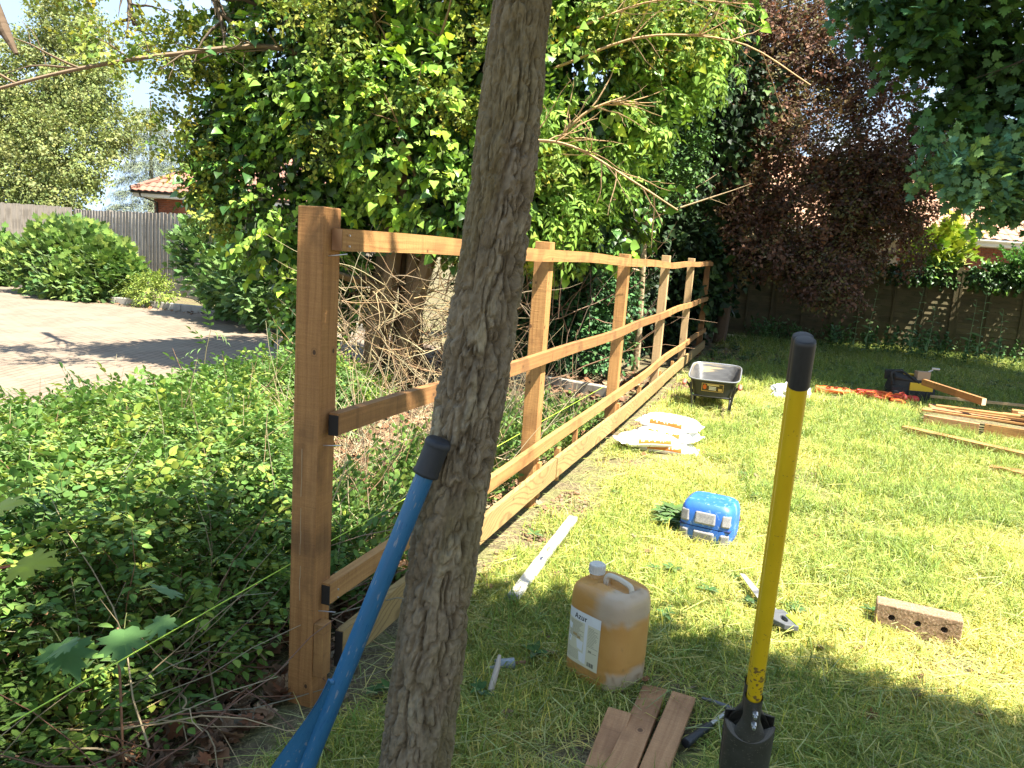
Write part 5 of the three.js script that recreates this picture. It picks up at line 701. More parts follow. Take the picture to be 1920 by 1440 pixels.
// jerrycan
{
  const t = thing('jerrycan', 'stained tan plastic jerrycan with white label and screw cap on grass', 'jerrycan', [0.45, 0.0, -2.85], -0.78), w = 0.272, d = 0.242;
  t.scale.y = 1.06; const prof = [[0, 0.86], [0.006, 0.93], [0.02, 0.98], [0.05, 1], [0.085, 1.0], [0.092, 0.985], [0.1, 1], [0.27, 1], [0.278, 0.988], [0.287, 1], [0.325, 0.99], [0.345, 0.965], [0.36, 0.92], [0.368, 0.86]];
  const col = ([x, y, z]) => { const n = fbm3(x * 16 + 5, y * 16, z * 16, 3), f = fbm3(x * 60, y * 60, z * 60, 8), m = fbm3(x * 34, y * 34, z * 34, 18) - 0.5, corner = sstep(0.06, 0.105, x + 0.5 * z + m * 0.09) * sstep(0.255, 0.295, y + m * 0.06) + sstep(0.095, 0.12, x + 0.2 * z + m * 0.06) * sstep(0.1, 0.075, y + m * 0.05); let c = mixc([0.46, 0.22, 0.05], [0.55, 0.3, 0.09], n); const dirt = sstep(0.55, 0.75, f) * sstep(0.13, 0.03, y); c = mixc(c, [0.44, 0.41, 0.34], clamp(corner) * 0.6); c = mixc(c, [0.24, 0.15, 0.07], dirt * 0.7 + 0.35 * sstep(0.68, 0.8, f)); return c; };
  const rings = prof.map(([y, k]) => superRing(w * k, d * k, y, 4.2, 72));
  for (let j = 1; j <= 10; j++) { const k = 0.86 * (1 - j / 10.5); rings.push(superRing(w * k, d * k, 0.37, 3.6, 72).map(([x, y, z]) => { const dish = 0.034 * Math.exp(-Math.pow(z / 0.034, 4)) * sstep(-0.045, -0.03, x) * sstep(0.105, 0.085, x), cr = 0.008 * Math.exp(-Math.pow(z / 0.09, 2)) ; return [x, 0.37 + 0.006 * (1 - k) - dish + (x < -0.03 ? 0 : cr), z]; })); }
  const rr = []; for (let k = 0; k < rings.length - 1; k++) { const n = Math.max(1, Math.round((rings[k + 1][0][1] - rings[k][0][1]) / 0.012)); for (let i = 0; i < n; i++) rr.push(rings[k].map((p, q) => p.map((v, a) => mix(v, rings[k + 1][q][a], i / n)))); } rr.push(rings[rings.length - 1]);
  const hdpe = new THREE.MeshPhysicalMaterial({ vertexColors: true, roughness: 0.42, bumpMap: M.ground.bumpMap, bumpScale: 0.0006 });
  part('body', loft(rr, true, true, col), hdpe, t);
  const white = std({ color: rgb(0.62, 0.6, 0.54), roughness: 0.45 });
  const hb = new MB(); hb.tube(new THREE.CatmullRomCurve3([V(-0.035, 0.352, 0), V(-0.03, 0.388, 0), V(-0.012, 0.398, 0), V(0.06, 0.394, 0), V(0.088, 0.384, 0), V(0.095, 0.352, 0)]).getPoints(20), 0.0105, 10, [0.62, 0.55, 0.42]); part('handle', hb.geo(), M.twig, t);
  const cap = new THREE.CylinderGeometry(0.0305, 0.0315, 0.03, 32); const ribs = []; for (let k = 0; k < 20; k++) { const a = k / 20 * 6.283; ribs.push(at(new THREE.BoxGeometry(0.004, 0.026, 0.004), Math.cos(a) * 0.0315, 0, Math.sin(a) * 0.0315, 0, -a, 0)); }
  const cp = part('cap', at(merge([cap, at(new THREE.CylinderGeometry(0.026, 0.03, 0.004, 32), 0, 0.016, 0), at(new THREE.TorusGeometry(0.03, 0.003, 8, 32), 0, -0.017, 0, Math.PI / 2), ...ribs]), -0.082, 0.407, 0), white, t);
  part('neck', at(new THREE.CylinderGeometry(0.027, 0.032, 0.045, 28), -0.082, 0.374, 0), std({ color: rgb(0.5, 0.3, 0.12), roughness: 0.5 }), t);
  const lab = ctex(420, 560, (g, W, H) => {
    g.fillStyle = '#cfc8a8'; g.fillRect(0, 0, W, H); g.fillStyle = '#d9d8d2'; g.fillRect(0, 0, W, 105); g.fillRect(228, 60, 36, 470);
    g.fillStyle = '#17140f'; g.font = 'bold 74px sans-serif'; g.fillText('Azur', 88, 88); g.fillStyle = '#d9d8d2'; g.fillRect(246, 20, 30, 42);
    const R = rng(8); g.fillStyle = '#59543f'; for (let k = 0; k < 15; k++) g.fillRect(30 + R() * 14, 122 + k * 12, 120 + R() * 70, 3); for (let k = 0; k < 14; k++) g.fillRect(275, 130 + k * 15, 60 + R() * 70, 3); for (let k = 0; k < 9; k++) g.fillRect(20, 420 + k * 12, 140 + R() * 60, 2);
    g.fillStyle = '#dcdcd6'; for (const [x, y, w, h] of [[6, 160, 60, 70], [12, 290, 52, 74], [130, 300, 90, 110], [170, 420, 60, 110], [300, 8, 100, 70]]) { g.beginPath(); g.moveTo(x, y); g.lineTo(x + w, y + h * 0.1); g.lineTo(x + w * 0.9, y + h); g.lineTo(x + w * 0.2, y + h * 0.85); g.fill(); }
    g.fillStyle = '#17140f'; g.font = 'bold 46px sans-serif'; g.fillText('!', 30, 345); g.font = 'bold 30px sans-serif'; g.fillText('20L', 290, 385); g.fillRect(345, 378, 50, 3);
    for (let k = 0; k < 16; k++) g.fillRect(290 + k * 5.2, 490, 1.5 + R() * 2.4, 44); g.fillStyle = '#a98f5c'; g.fillRect(80, 250, 60, 26); g.fillRect(140, 270, 40, 22);
  });
  const lg = new THREE.PlaneGeometry(0.165, 0.205, 12, 1); { const p = lg.attributes.position; for (let i = 0; i < p.count; i++) { const x = p.getX(i) - 0.03; p.setXYZ(i, x, p.getY(i), d / 2 * Math.pow(1 - Math.pow(Math.abs(x) / (w / 2), 4.2), 1 / 4.2) + 0.0015); } lg.computeVertexNormals(); }
  part('label', at(lg, 0, 0.175, 0), std({ map: lab, roughness: 0.6 }), t, 'torn white paper label printed with dark text');
}
// blue tool case lying flat
{
  const t = thing('tool_case', 'scuffed blue plastic tool case with grey bumpers on the sunny lawn', 'tool case', [1.27, 0.0, -4.52], -0.47), w = 0.32, d = 0.3;
  const blue = std({ map: tex(512, 512, (u, v) => { const n = fbm(u * 10, v * 10, 10, 10, 3), s = vn(u * 8, v * 160, 8, 160, 5); let c = mixc([0.02, 0.09, 0.4], [0.03, 0.16, 0.55], n); if (s > 0.93 || fbm(u * 30, v * 30, 30, 30, 9) > 0.73) c = mixc(c, [0.3, 0.42, 0.6], 0.4); return c; }), roughness: 0.5 });
  const grey = std({ map: noiseMap([0.14, 0.14, 0.15], [0.3, 0.29, 0.28], 20, 6), roughness: 0.8 });
  const half = (y0, y1, up) => { const h = y1 - y0, P = up ? [[0, 1], [0.45, 1], [0.72, 0.97], [0.9, 0.9], [1, 0.78]] : [[0, 0.82], [0.12, 0.92], [0.3, 0.98], [0.6, 1], [1, 1]]; const lg = loft(P.flatMap(([f, k], i) => [superRing(w * k, d * k, y0 + f * h, 5, 56)])), lp = lg.attributes.position, lu = lg.attributes.uv; for (let i = 0; i < lp.count; i++) lu.setXY(i, lp.getX(i) * 1.8 + lp.getY(i) * 0.9 + 0.3, lp.getZ(i) * 1.8 + lp.getY(i) * 1.3 + 0.6); return lg; };
  part('base', half(0.0, 0.105, false), blue, t); part('lid', half(0.111, 0.25, true), blue, t, 'sun-bleached scratched blue lid');
  part('seam', at(new RoundedBoxGeometry(w * 0.955, 0.012, d * 0.955, 2, 0.005), 0, 0.108, 0), std({ color: rgb(0.01, 0.02, 0.08) }), t);
  for (const [y, hh] of [[0.05, 0.075], [0.165, 0.075]]) for (const [x, ww] of [[-0.118, 0.056], [0, 0.125], [0.118, 0.056]]) part('bumper', at(new RoundedBoxGeometry(ww, hh, 0.04, 3, 0.012), x, y, d / 2 - 0.012 - (Math.abs(x) > 0.1 ? 0.012 : 0), y > 0.1 ? -0.16 : 0.1, x > 0.1 ? 0.35 : x < -0.1 ? -0.35 : 0, 0), grey, t);
  part('handle', tubeGeo([V(-0.06, 0.1, -d / 2), V(-0.055, 0.1, -d / 2 - 0.035), V(0.055, 0.1, -d / 2 - 0.035), V(0.06, 0.1, -d / 2)], 0.011), M.blackPlastic, t);
}
// spirit level
{
  const a = V(0.075, 0, -3.41), b = V(0.435, 0, -4.57), t = thing('spirit_level', 'long white spirit level lying on the grass', 'spirit level', [(a.x + b.x) / 2, 0.035, (a.z + b.z) / 2], Math.atan2(-(b.z - a.z), b.x - a.x)), L = 1.2;
  const sh = new THREE.Shape([[-L / 2, -0.026], [L / 2, -0.026], [L / 2, 0.026], [-L / 2, 0.026]].map(([x, y]) => new THREE.Vector2(x, y)));
  for (const [x, r, q] of [[-L / 2 + 0.07, 0.04, 0.013], [L / 2 - 0.07, 0.04, 0.013]]) { const h = new THREE.Path(); h.absellipse(x, 0, r, q, 0, Math.PI * 2); sh.holes.push(h); }
  part('body', at(new THREE.ExtrudeGeometry(sh, { depth: 0.02, bevelSize: 0.002, bevelThickness: 0.002, bevelSegments: 2, curveSegments: 20 }), 0, 0, 0, -Math.PI / 2), std({ color: rgb(0.62, 0.6, 0.54), roughness: 0.45 }), t);
  for (const s of [-1, 1]) part('end_cap', at(new RoundedBoxGeometry(0.018, 0.03, 0.058, 2, 0.004), s * (L / 2 + 0.008), 0.01, 0), std({ color: rgb(0.2, 0.2, 0.2) }), t);
  part('vial', at(new THREE.CylinderGeometry(0.007, 0.007, 0.05, 12), 0.02, 0.022, 0, 0, 0, Math.PI / 2), std({ color: rgb(0.35, 0.5, 0.12), roughness: 0.2 }), t);
  part('print', at(new THREE.BoxGeometry(0.05, 0.001, 0.016), -0.12, 0.0228, 0), std({ color: rgb(0.05, 0.06, 0.09) }), t);
}
// cement sacks
{
  const print = (seed) => tex(512, 256, (u, v) => { const R = h2; let c = mixc([0.74, 0.73, 0.7], [0.82, 0.81, 0.78], fbm(u * 8, v * 8, 8, 8, seed)); const g = (u + 0.5) % 1; if (g > 0.485 && g < 0.585 && v > 0.22 && v < 0.8) { const k = h2(Math.floor(v * 60), seed, 3), top = 0.52 + k * 0.06; if (g < 0.512 || (g < top && k > 0.2) || v < 0.27 || v > 0.75) c = mixc([0.42, 0.13, 0.012], [0.52, 0.19, 0.03], fbm(u * 40, v * 20, 40, 20, 3)); } return c; });
  const sack = (seed) => { // pillow: u round the girth, along x; crimped ends
    const rings = [], n = 40; for (let j = 0; j <= 34; j++) { const f = j / 34 * 2 - 1, e = Math.pow(1 - Math.pow(Math.abs(f), 5), 0.5), hh = 0.058 * e + 0.004, ww = 0.165 * (0.9 + 0.1 * e) * (Math.abs(f) > 0.9 ? 0.96 : 1); const r = []; for (let i = 0; i < n; i++) { const a = (i / n) * Math.PI * 2, c = Math.cos(a), s = Math.sin(a), lump = 1 + 0.16 * (fbm3(f * 3 + seed, c * 1.5, s * 1.5, seed) - 0.5), crease = 0.006 * (fbm(f * 20, i * 0.6, 0, 0, seed + 4) - 0.5) * (Math.abs(f) > 0.6 ? 2.4 : 0.8); r.push([f * 0.29, (Math.sign(s) * Math.pow(Math.abs(s), 0.72) * hh) * lump + crease - 0.02 * f * f, Math.sign(c) * Math.pow(Math.abs(c), 0.6) * ww + crease]); } rings.push(r); } return loft(rings); };
  const lab = ['topmost white sack of the pile, orange print along its side', 'second white sack from the top of the pile', 'white sack at the near left of the pile, wide orange print', 'lowest white sack, flat on the grass'];
  [[1.45, 0.235, -6.82, -0.5, 0.04], [1.44, 0.15, -6.78, -0.56, 0.03], [1.24, 0.11, -6.62, 0.16, 0.0], [1.4, 0.045, -6.66, -0.3, 0]].forEach(([x, y, z, r, rx], k) => {
    const m = print(20 + k), t = thing('cement_sack', lab[k], 'sack', [x, y, z], r, 'white sacks piled on the lawn'); t.rotation.x = rx;
    t.scale.setScalar(0.88); part('bag', sack(k * 5 + 2), std({ map: m, roughness: 0.55 }), t);
    for (const s of [-1, 1]) { const b = new MB(), n = 14; for (let i = 0; i <= n; i++) { const q = -0.15 + 0.3 * i / n; b.v(s * 0.285, -0.02, q); b.v(s * (0.325 + 0.012 * h2(i, k, s + 3)), -0.022 + 0.02 * (h2(i, k, s + 9) - 0.4), q * 1.06); if (i) { const o = i * 2; b.t(o - 2, o - 1, o + 1); b.t(o - 2, o + 1, o); } } part('crimped_end', b.geo(), std({ color: rgb(0.76, 0.75, 0.72), roughness: 0.6, side: THREE.DoubleSide }), t); }
  });
}
// wheelbarrow, seen from behind
{
  const t = thing('wheelbarrow', 'black wheelbarrow with cement-stained tray standing on the lawn', 'wheelbarrow', [2.3, 0, -8.7], -0.3); // forward is local -z
  const wear = std({ map: tex(512, 256, (u, v) => { const n = fbm(u * 7, v * 5, 7, 5, 3), f = fbm(u * 40, v * 30, 40, 30, 8); let c = mixc([0.04, 0.04, 0.042], [0.11, 0.11, 0.11], f); const st = sstep(0.48, 0.6, n); return mixc(c, [0.4, 0.3, 0.15], st * sstep(0.35, 0.55, f)); }), roughness: 0.45, metalness: 0.2, side: THREE.DoubleSide });
  const blk = std({ color: rgb(0.02, 0.021, 0.02), roughness: 0.4 });
  // tray: outer and inner shells, rim rises to the front
  const Wt = 0.28, ring = (k, y, tilt, in_) => { const r = [], n = 48, w = Wt * k - in_, zz0 = 0.12 * 1 - (1 - k) * 0.12, zz1 = -0.62 + (1 - k) * 0.5; for (let i = 0; i < n; i++) { const a = i / n * 6.283, c = Math.cos(a), s = Math.sin(a), q = (v, e) => Math.sign(v) * Math.pow(Math.abs(v), e); const z = mix(zz1 + in_, zz0 - in_, q(s, 0.35) * 0.5 + 0.5); r.push([q(c, 0.35) * w, y + tilt * (zz0 - z), z]); } return r; };
  part('tray', loft([ring(0.72, 0.175, 0, 0), ring(0.78, 0.2, 0.01, 0), ring(0.97, 0.36, 0.14, 0), ring(1.0, 0.372, 0.14, -0.008)], true, false), blk, t);
  part('tray_lining', loft([ring(0.72, 0.185, 0, 0.006), ring(0.97, 0.362, 0.14, 0.005), ring(1.0, 0.374, 0.14, -0.006)], true, false), wear, t, 'worn grey inside of the tray with dried cement');
  const rim = ring(1.0, 0.374, 0.14, -0.008).map((p) => V(...p)); rim.push(rim[0].clone()); const rb = new MB(); rb.tube(rim, 0.008, 8, [1, 1, 1], 0, false); part('rim', rb.geo(), std({ color: rgb(0.3, 0.31, 0.33), roughness: 0.35, metalness: 0.4 }), t);
  for (const s of [-1, 1]) {
    part('frame_tube', tubeGeo(new THREE.CatmullRomCurve3([V(s * 0.29, 0.34, 0.26), V(s * 0.28, 0.32, 0.12), V(s * 0.22, 0.2, -0.05), V(s * 0.15, 0.15, -0.35), V(s * 0.06, 0.14, -0.62)]).getPoints(20), 0.013), blk, t);
    part('grip', at(new THREE.CapsuleGeometry(0.022, 0.1, 6, 14), s * 0.3, 0.355, 0.3, Math.PI / 2 + 0.15, 0, 0), std({ color: rgb(0.5, 0.14, 0.1), roughness: 0.6 }), t, 'faded red handle grip');
    part('leg', tubeGeo([V(s * 0.25, 0.33, 0.1), V(s * 0.225, 0.18, 0.08), V(s * 0.21, 0.02, 0.1), V(s * 0.2, 0.008, 0.02), V(s * 0.2, 0.1, -0.12), V(s * 0.2, 0.17, -0.16)], 0.014), blk, t);
  }
  part('crossbar', tubeGeo([V(-0.225, 0.18, 0.08), V(0.225, 0.18, 0.08)], 0.012), blk, t);
  const stick = ctex(256, 110, (g) => { g.fillStyle = '#3a2c12'; g.fillRect(0, 0, 256, 110); g.strokeStyle = '#c7a35a'; g.lineWidth = 6; g.strokeRect(3, 3, 250, 104); g.fillStyle = '#c45a1e'; g.beginPath(); g.ellipse(36, 52, 22, 34, 0, 0, 7); g.fill(); g.fillStyle = '#d9c07a'; g.fillRect(64, 12, 140, 16); g.fillStyle = '#e8e2c8'; for (const y of [42, 60, 78]) g.fillRect(86, y, 84, 10); g.fillStyle = '#c7a35a'; g.fillRect(196, 60, 44, 36); });
  part('sticker', at(new THREE.BoxGeometry(0.24, 0.095, 0.002), 0, 0.29, 0.1085, 0.2, 0, 0), std({ map: stick, roughness: 0.4 }), t);
  const wh = part('wheel', at(new THREE.TorusGeometry(0.135, 0.04, 12, 32), -0.0, 0.17, -0.66, 0, Math.PI / 2, 0), std({ color: rgb(0.016, 0.016, 0.016), roughness: 0.8 }), t); part('hub', at(new THREE.CylinderGeometry(0.1, 0.1, 0.05, 24), 0, 0.17, -0.66, 0, 0, Math.PI / 2), std({ color: rgb(0.35, 0.06, 0.04), roughness: 0.5 }), wh); part('axle', at(new THREE.CylinderGeometry(0.01, 0.01, 0.16, 8), 0, 0.17, -0.66, 0, 0, Math.PI / 2), steel, wh);
}
// perforated brick
{
  const ev = new Evaluator(); let b = new Brush(metreUV(new RoundedBoxGeometry(0.36, 0.14, 0.1, 2, 0.006)).toNonIndexed()); ev.attributes = ['position', 'normal', 'uv']; b.updateMatrixWorld();
  for (const x of [-0.11, 0, 0.11]) { const c = new Brush(new THREE.CylinderGeometry(0.016, 0.012, 0.06, 14)); c.rotation.x = Math.PI / 2; c.position.set(x, 0.012, 0.03); c.updateMatrixWorld(); b = ev.evaluate(b, c, SUBTRACTION); }
  const g = b.geometry, p = g.attributes.position; for (let i = 0; i < p.count; i++) { const n = fbm3(p.getX(i) * 30, p.getY(i) * 30, p.getZ(i) * 30, 5) - 0.5; p.setXYZ(i, p.getX(i) + n * 0.008, p.getY(i) + n * 0.006, p.getZ(i) + n * 0.006); } g.computeVertexNormals();
  const t = tex(256, 256, (u, v) => { const n = fbm(u * 14, v * 14, 14, 14, 3), f = fbm(u * 60, v * 60, 60, 60, 5, 2); return mixc(mixc([0.15, 0.095, 0.055], [0.27, 0.17, 0.1], n), [0.36, 0.26, 0.17], sstep(0.55, 0.75, f)); }); t.repeat.set(4, 4);
  const th = thing('perforated_brick', 'old brown three-holed brick lying on edge in the sunny grass', 'brick', [1.985, 0.062, -3.41], -0.42); part('clay', g, std({ map: t, roughness: 0.95, bumpMap: M.ground.bumpMap, bumpScale: 0.004 }), th);
}
// handsaw behind the digger
{
  const t = thing('handsaw', 'handsaw with grey blade and lime handle lying behind the yellow pole', 'saw', [1.275, 0.055, -3.37], 0.0); const sh = new THREE.Shape([[0, 0], [0.06, 0.02], [0.045, 0.46], [0.02, 0.47]].map(([x, y]) => new THREE.Vector2(x, y)));
  part('blade', at(new THREE.ExtrudeGeometry(sh, { depth: 0.0012, bevelEnabled: false }), 0, 0.01, 0, -Math.PI / 2, 0, 0.06), std({ color: rgb(0.42, 0.4, 0.37), metalness: 0.5, roughness: 0.45 }), t);
  const hs = new THREE.Shape([[-0.03, 0.02], [0.07, 0.03], [0.1, -0.08], [0.085, -0.13], [0.03, -0.12], [-0.02, -0.05]].map(([x, y]) => new THREE.Vector2(x, y))), ho = new THREE.Path(); ho.absellipse(0.045, -0.06, 0.018, 0.038, 0, 6.283); hs.holes.push(ho);
  part('handle', at(new THREE.ExtrudeGeometry(hs, { depth: 0.018, bevelSize: 0.004, bevelThickness: 0.004, bevelSegments: 2 }), 0, 0.005, 0, -Math.PI / 2), std({ color: rgb(0.09, 0.095, 0.1), roughness: 0.6 }), t);
  part('handle_inlay', at(new RoundedBoxGeometry(0.03, 0.03, 0.1, 2, 0.008), 0.085, 0.02, 0.075, 0, 0.2, 0), std({ color: rgb(0.4, 0.5, 0.03), roughness: 0.5 }), t);
}
// three offcuts at the bottom edge
[[0.42, -2.33, 0.47, 0.085, 'leftmost of the three sawn offcuts beside the jerrycan, split at its end'], [0.475, -2.27, 0.62, 0.092, 'middle and longest of the three sawn offcuts beside the jerrycan'], [0.585, -2.27, 0.56, 0.088, 'rightmost of the three sawn offcuts, with a knot and bright face']].forEach(([x, z, len, w, label], k) => {
  const end = [[0.475, -2.53], [0.635, -2.74], [0.715, -2.66]][k], dir = V(-0.36, 0, 0.93).normalize(), c = V(end[0], 0.03 + k * 0.006, end[1]).addScaledVector(dir, len / 2);
  const m = one('timber_offcut', plank(len, 0.024, w), M.offcut, label, 'offcut', [c.x, c.y, c.z], Math.atan2(-dir.z, dir.x) + [0.03, 0, -0.04][k], 'sawn offcuts by the jerrycan'); m.rotation.z = [-0.01, 0.015, 0][k]; m.rotation.x = [0.06, -0.03, 0.03][k];
});
// claw hammer
{
  const a = V(0.68, 0.03, -2.4), b = V(0.9, 0.03, -2.63), t = thing('claw_hammer', 'claw hammer with black rubber grip and steel shaft beside the digger', 'hammer', [a.x, a.y, a.z], Math.atan2(-(b.z - a.z), b.x - a.x));
  part('grip', at(new THREE.LatheGeometry([[0, 0], [0.016, 0], [0.018, 0.004], [0.0165, 0.03], [0.0145, 0.07], [0.0155, 0.13], [0.013, 0.165], [0.009, 0.168]].map(([x, y]) => new THREE.Vector2(x, y)), 20), 0, 0, 0, 0, 0, -Math.PI / 2), std({ color: rgb(0.022, 0.023, 0.026), roughness: 0.5 }), t);
  part('shaft', at(new THREE.CylinderGeometry(0.0085, 0.0085, 0.14, 16), 0.235, 0, 0, 0, 0, Math.PI / 2), steel, t);
  const hd = new MB(); hd.tube(new THREE.CatmullRomCurve3([V(0.318, 0.0, 0.06), V(0.318, 0, 0.02), V(0.316, 0.0, -0.02), V(0.3, 0.004, -0.07), V(0.275, 0.012, -0.1)]).getPoints(14), Array.from({ length: 15 }, (_, i) => i < 3 ? 0.015 : mix(0.0125, 0.005, (i - 3) / 11)), 12, [0.12, 0.12, 0.12]); part('head', hd.geo(), std({ vertexColors: true, metalness: 0.7, roughness: 0.4 }), t);
}
// grey tube, dark trowel edge and a peeling stick near the trunk
{
  const t = thing('grey_tube', 'small crumpled grey tube with bent nozzle in the shaded grass', 'tube', [0.03, 0.03, -2.83], 0.3), m = std({ color: rgb(0.25, 0.29, 0.33), roughness: 0.5, metalness: 0.2 });
  part('body', at(new THREE.CylinderGeometry(0.02, 0.021, 0.075, 18), 0.02, 0, 0, 0, 0, Math.PI / 2), m, t); part('nozzle', at(new THREE.ConeGeometry(0.017, 0.05, 14), -0.04, -0.006, 0.012, 0, 0, Math.PI / 2 - 0.3), m, t); part('stub', at(new THREE.CylinderGeometry(0.006, 0.01, 0.05, 8), 0.085, -0.005, -0.005, 0, 0, Math.PI / 2), std({ color: rgb(0.25, 0.13, 0.07) }), t);
  const w = thing('garden_trowel', 'dark trowel blade standing in the ground just behind the trunk', 'trowel', [-0.145, 0, -2.85], 0.5), rings = []; for (let j = 0; j <= 8; j++) { const y = 0.02 + j * 0.022, k = Math.sin((j + 1.5) / 10.5 * 3.0), r = []; for (let i = 0; i <= 8; i++) { const a = mix(-1, 1, i / 8); r.push([a * 0.04 * k, y, -a * a * 0.02]); } for (let i = 8; i >= 0; i--) { const a = mix(-1, 1, i / 8); r.push([a * 0.04 * k, y, -a * a * 0.02 - 0.003]); } rings.push(r); }
  part('blade', loft(rings), std({ color: rgb(0.03, 0.05, 0.055), roughness: 0.35, metalness: 0.4 }), w); part('handle', tubeGeo([V(0, 0.19, -0.005), V(-0.03, 0.23, -0.01), V(-0.07, 0.28, -0.01)], 0.011), M.blackPlastic, w);
  const b = new MB(); b.tube([V(0.005, 0.0, -2.62), V(0.0, 0.03, -2.64), V(0.02, 0.1, -2.69), V(0.025, 0.13, -2.72)], [0.013, 0.012, 0.01, 0.007], 8, [0.5, 0.42, 0.33], 0.4); one('peeling_stick', b.geo(), M.twig, 'pale peeling stick poking up in the shaded grass', 'stick');
}
// white bag and orange bundle before the tool bag
{
  const blob = (w, h, d, seed, amp, n = 30) => { const g = new THREE.SphereGeometry(1, n, n * 0.7 | 0), p = g.attributes.position; for (let i = 0; i < p.count; i++) { const x = p.getX(i), y = p.getY(i), z = p.getZ(i), k = 1 + amp * (fbm3(x * 2.2, y * 2.2, z * 2.2, seed) - 0.5) + amp * 0.6 * (1 - Math.abs(2 * vn3(x * 4, y * 4, z * 4, seed + 5) - 1) - 0.5); p.setXYZ(i, x * w * k, Math.max(-0.25, y) * h * k + h * 0.25, z * d * k); } g.computeVertexNormals(); return g; };
  const wb = thing('white_plastic_bag', 'crumpled white plastic bag lying left of the orange bundle', 'bag', [3.66, 0, -10.0], 0.2); wb.scale.setScalar(0.75); part('sheet', blob(0.3, 0.2, 0.17, 4, 0.8, 44), std({ color: rgb(0.7, 0.71, 0.74), roughness: 0.4 }), wb); part('contents', blob(0.1, 0.1, 0.1, 9, 0.5), std({ map: noiseMap([0.25, 0.2, 0.15], [0.6, 0.6, 0.6], 12, 3), roughness: 0.6 }), wb).position.set(0.02, 0.0, 0.1);
  const org = std({ map: noiseMap([0.62, 0.09, 0.012], [0.75, 0.16, 0.03], 16, 5), roughness: 0.6 });
  const ob = thing('orange_sleeve', 'long flat bright orange sleeve lying in the grass', 'sleeve', [4.55, 0.0, -10.5], -0.05); const rg = []; for (let j = 0; j <= 24; j++) { const f = j / 24, w = 0.09 * Math.sin(Math.min(1, f * 3 + 0.2) * 1.57) * (1 - 0.35 * f), h = 0.055 * (1 - 0.4 * f); rg.push(Array.from({ length: 16 }, (_, i) => { const a = i / 16 * 6.283, k = 1 + 0.3 * (fbm(f * 9, i * 0.5, 0, 0, 3) - 0.5); return [f * 0.72 - 0.36, 0.07 + Math.sin(a) * h * k, Math.cos(a) * w * k]; })); } part('fabric', loft(rg), org, ob);
  for (const x of [-0.2, -0.1, 0.02]) part('eyelet', at(new THREE.TorusGeometry(0.022, 0.008, 6, 14), x, 0.12, 0.05, 1.2, 0, 0), std({ color: rgb(0.2, 0.03, 0.01) }), ob);
  const sb = thing('orange_straps', 'tangle of orange and red straps beside the tool bag', 'straps', [5.0, 0, -10.3], 0), R = rng(501); for (let k = 0; k < 16; k++) { const pts = Array.from({ length: 6 }, (_, i) => V(-0.3 + i * 0.12 + (R() - 0.5) * 0.14, 0.05 + R() * 0.08, (R() - 0.5) * 0.24)); part('strap', tubeGeo(new THREE.CatmullRomCurve3(pts).getPoints(18), 0.009 + R() * 0.009, 6), k % 3 ? org : std({ color: rgb(0.55, 0.05, 0.035), roughness: 0.6 }), sb); }
  part('buckle', at(new RoundedBoxGeometry(0.09, 0.05, 0.06, 2, 0.01), 0.16, 0.14, 0.05), M.blackPlastic, sb);
  part('flap', at(new RoundedBoxGeometry(0.16, 0.05, 0.14, 2, 0.02), 0.14, 0.04, 0.2, 0.2, 0.3, 0), org, sb);
  const rt = thing('red_tube', 'bright red tube lying against the front of the tool bag', 'tube', [5.28, 0.06, -10.28], -0.12); part('casing', at(new THREE.CapsuleGeometry(0.05, 0.34, 8, 20), 0, 0, 0, 0, 0, Math.PI / 2), std({ color: rgb(0.6, 0.035, 0.03), roughness: 0.5 }), rt); part('collar', at(new THREE.CylinderGeometry(0.052, 0.052, 0.04, 20), 0.1, 0, 0, 0, 0, Math.PI / 2), std({ color: rgb(0.4, 0.02, 0.02) }), rt);
}
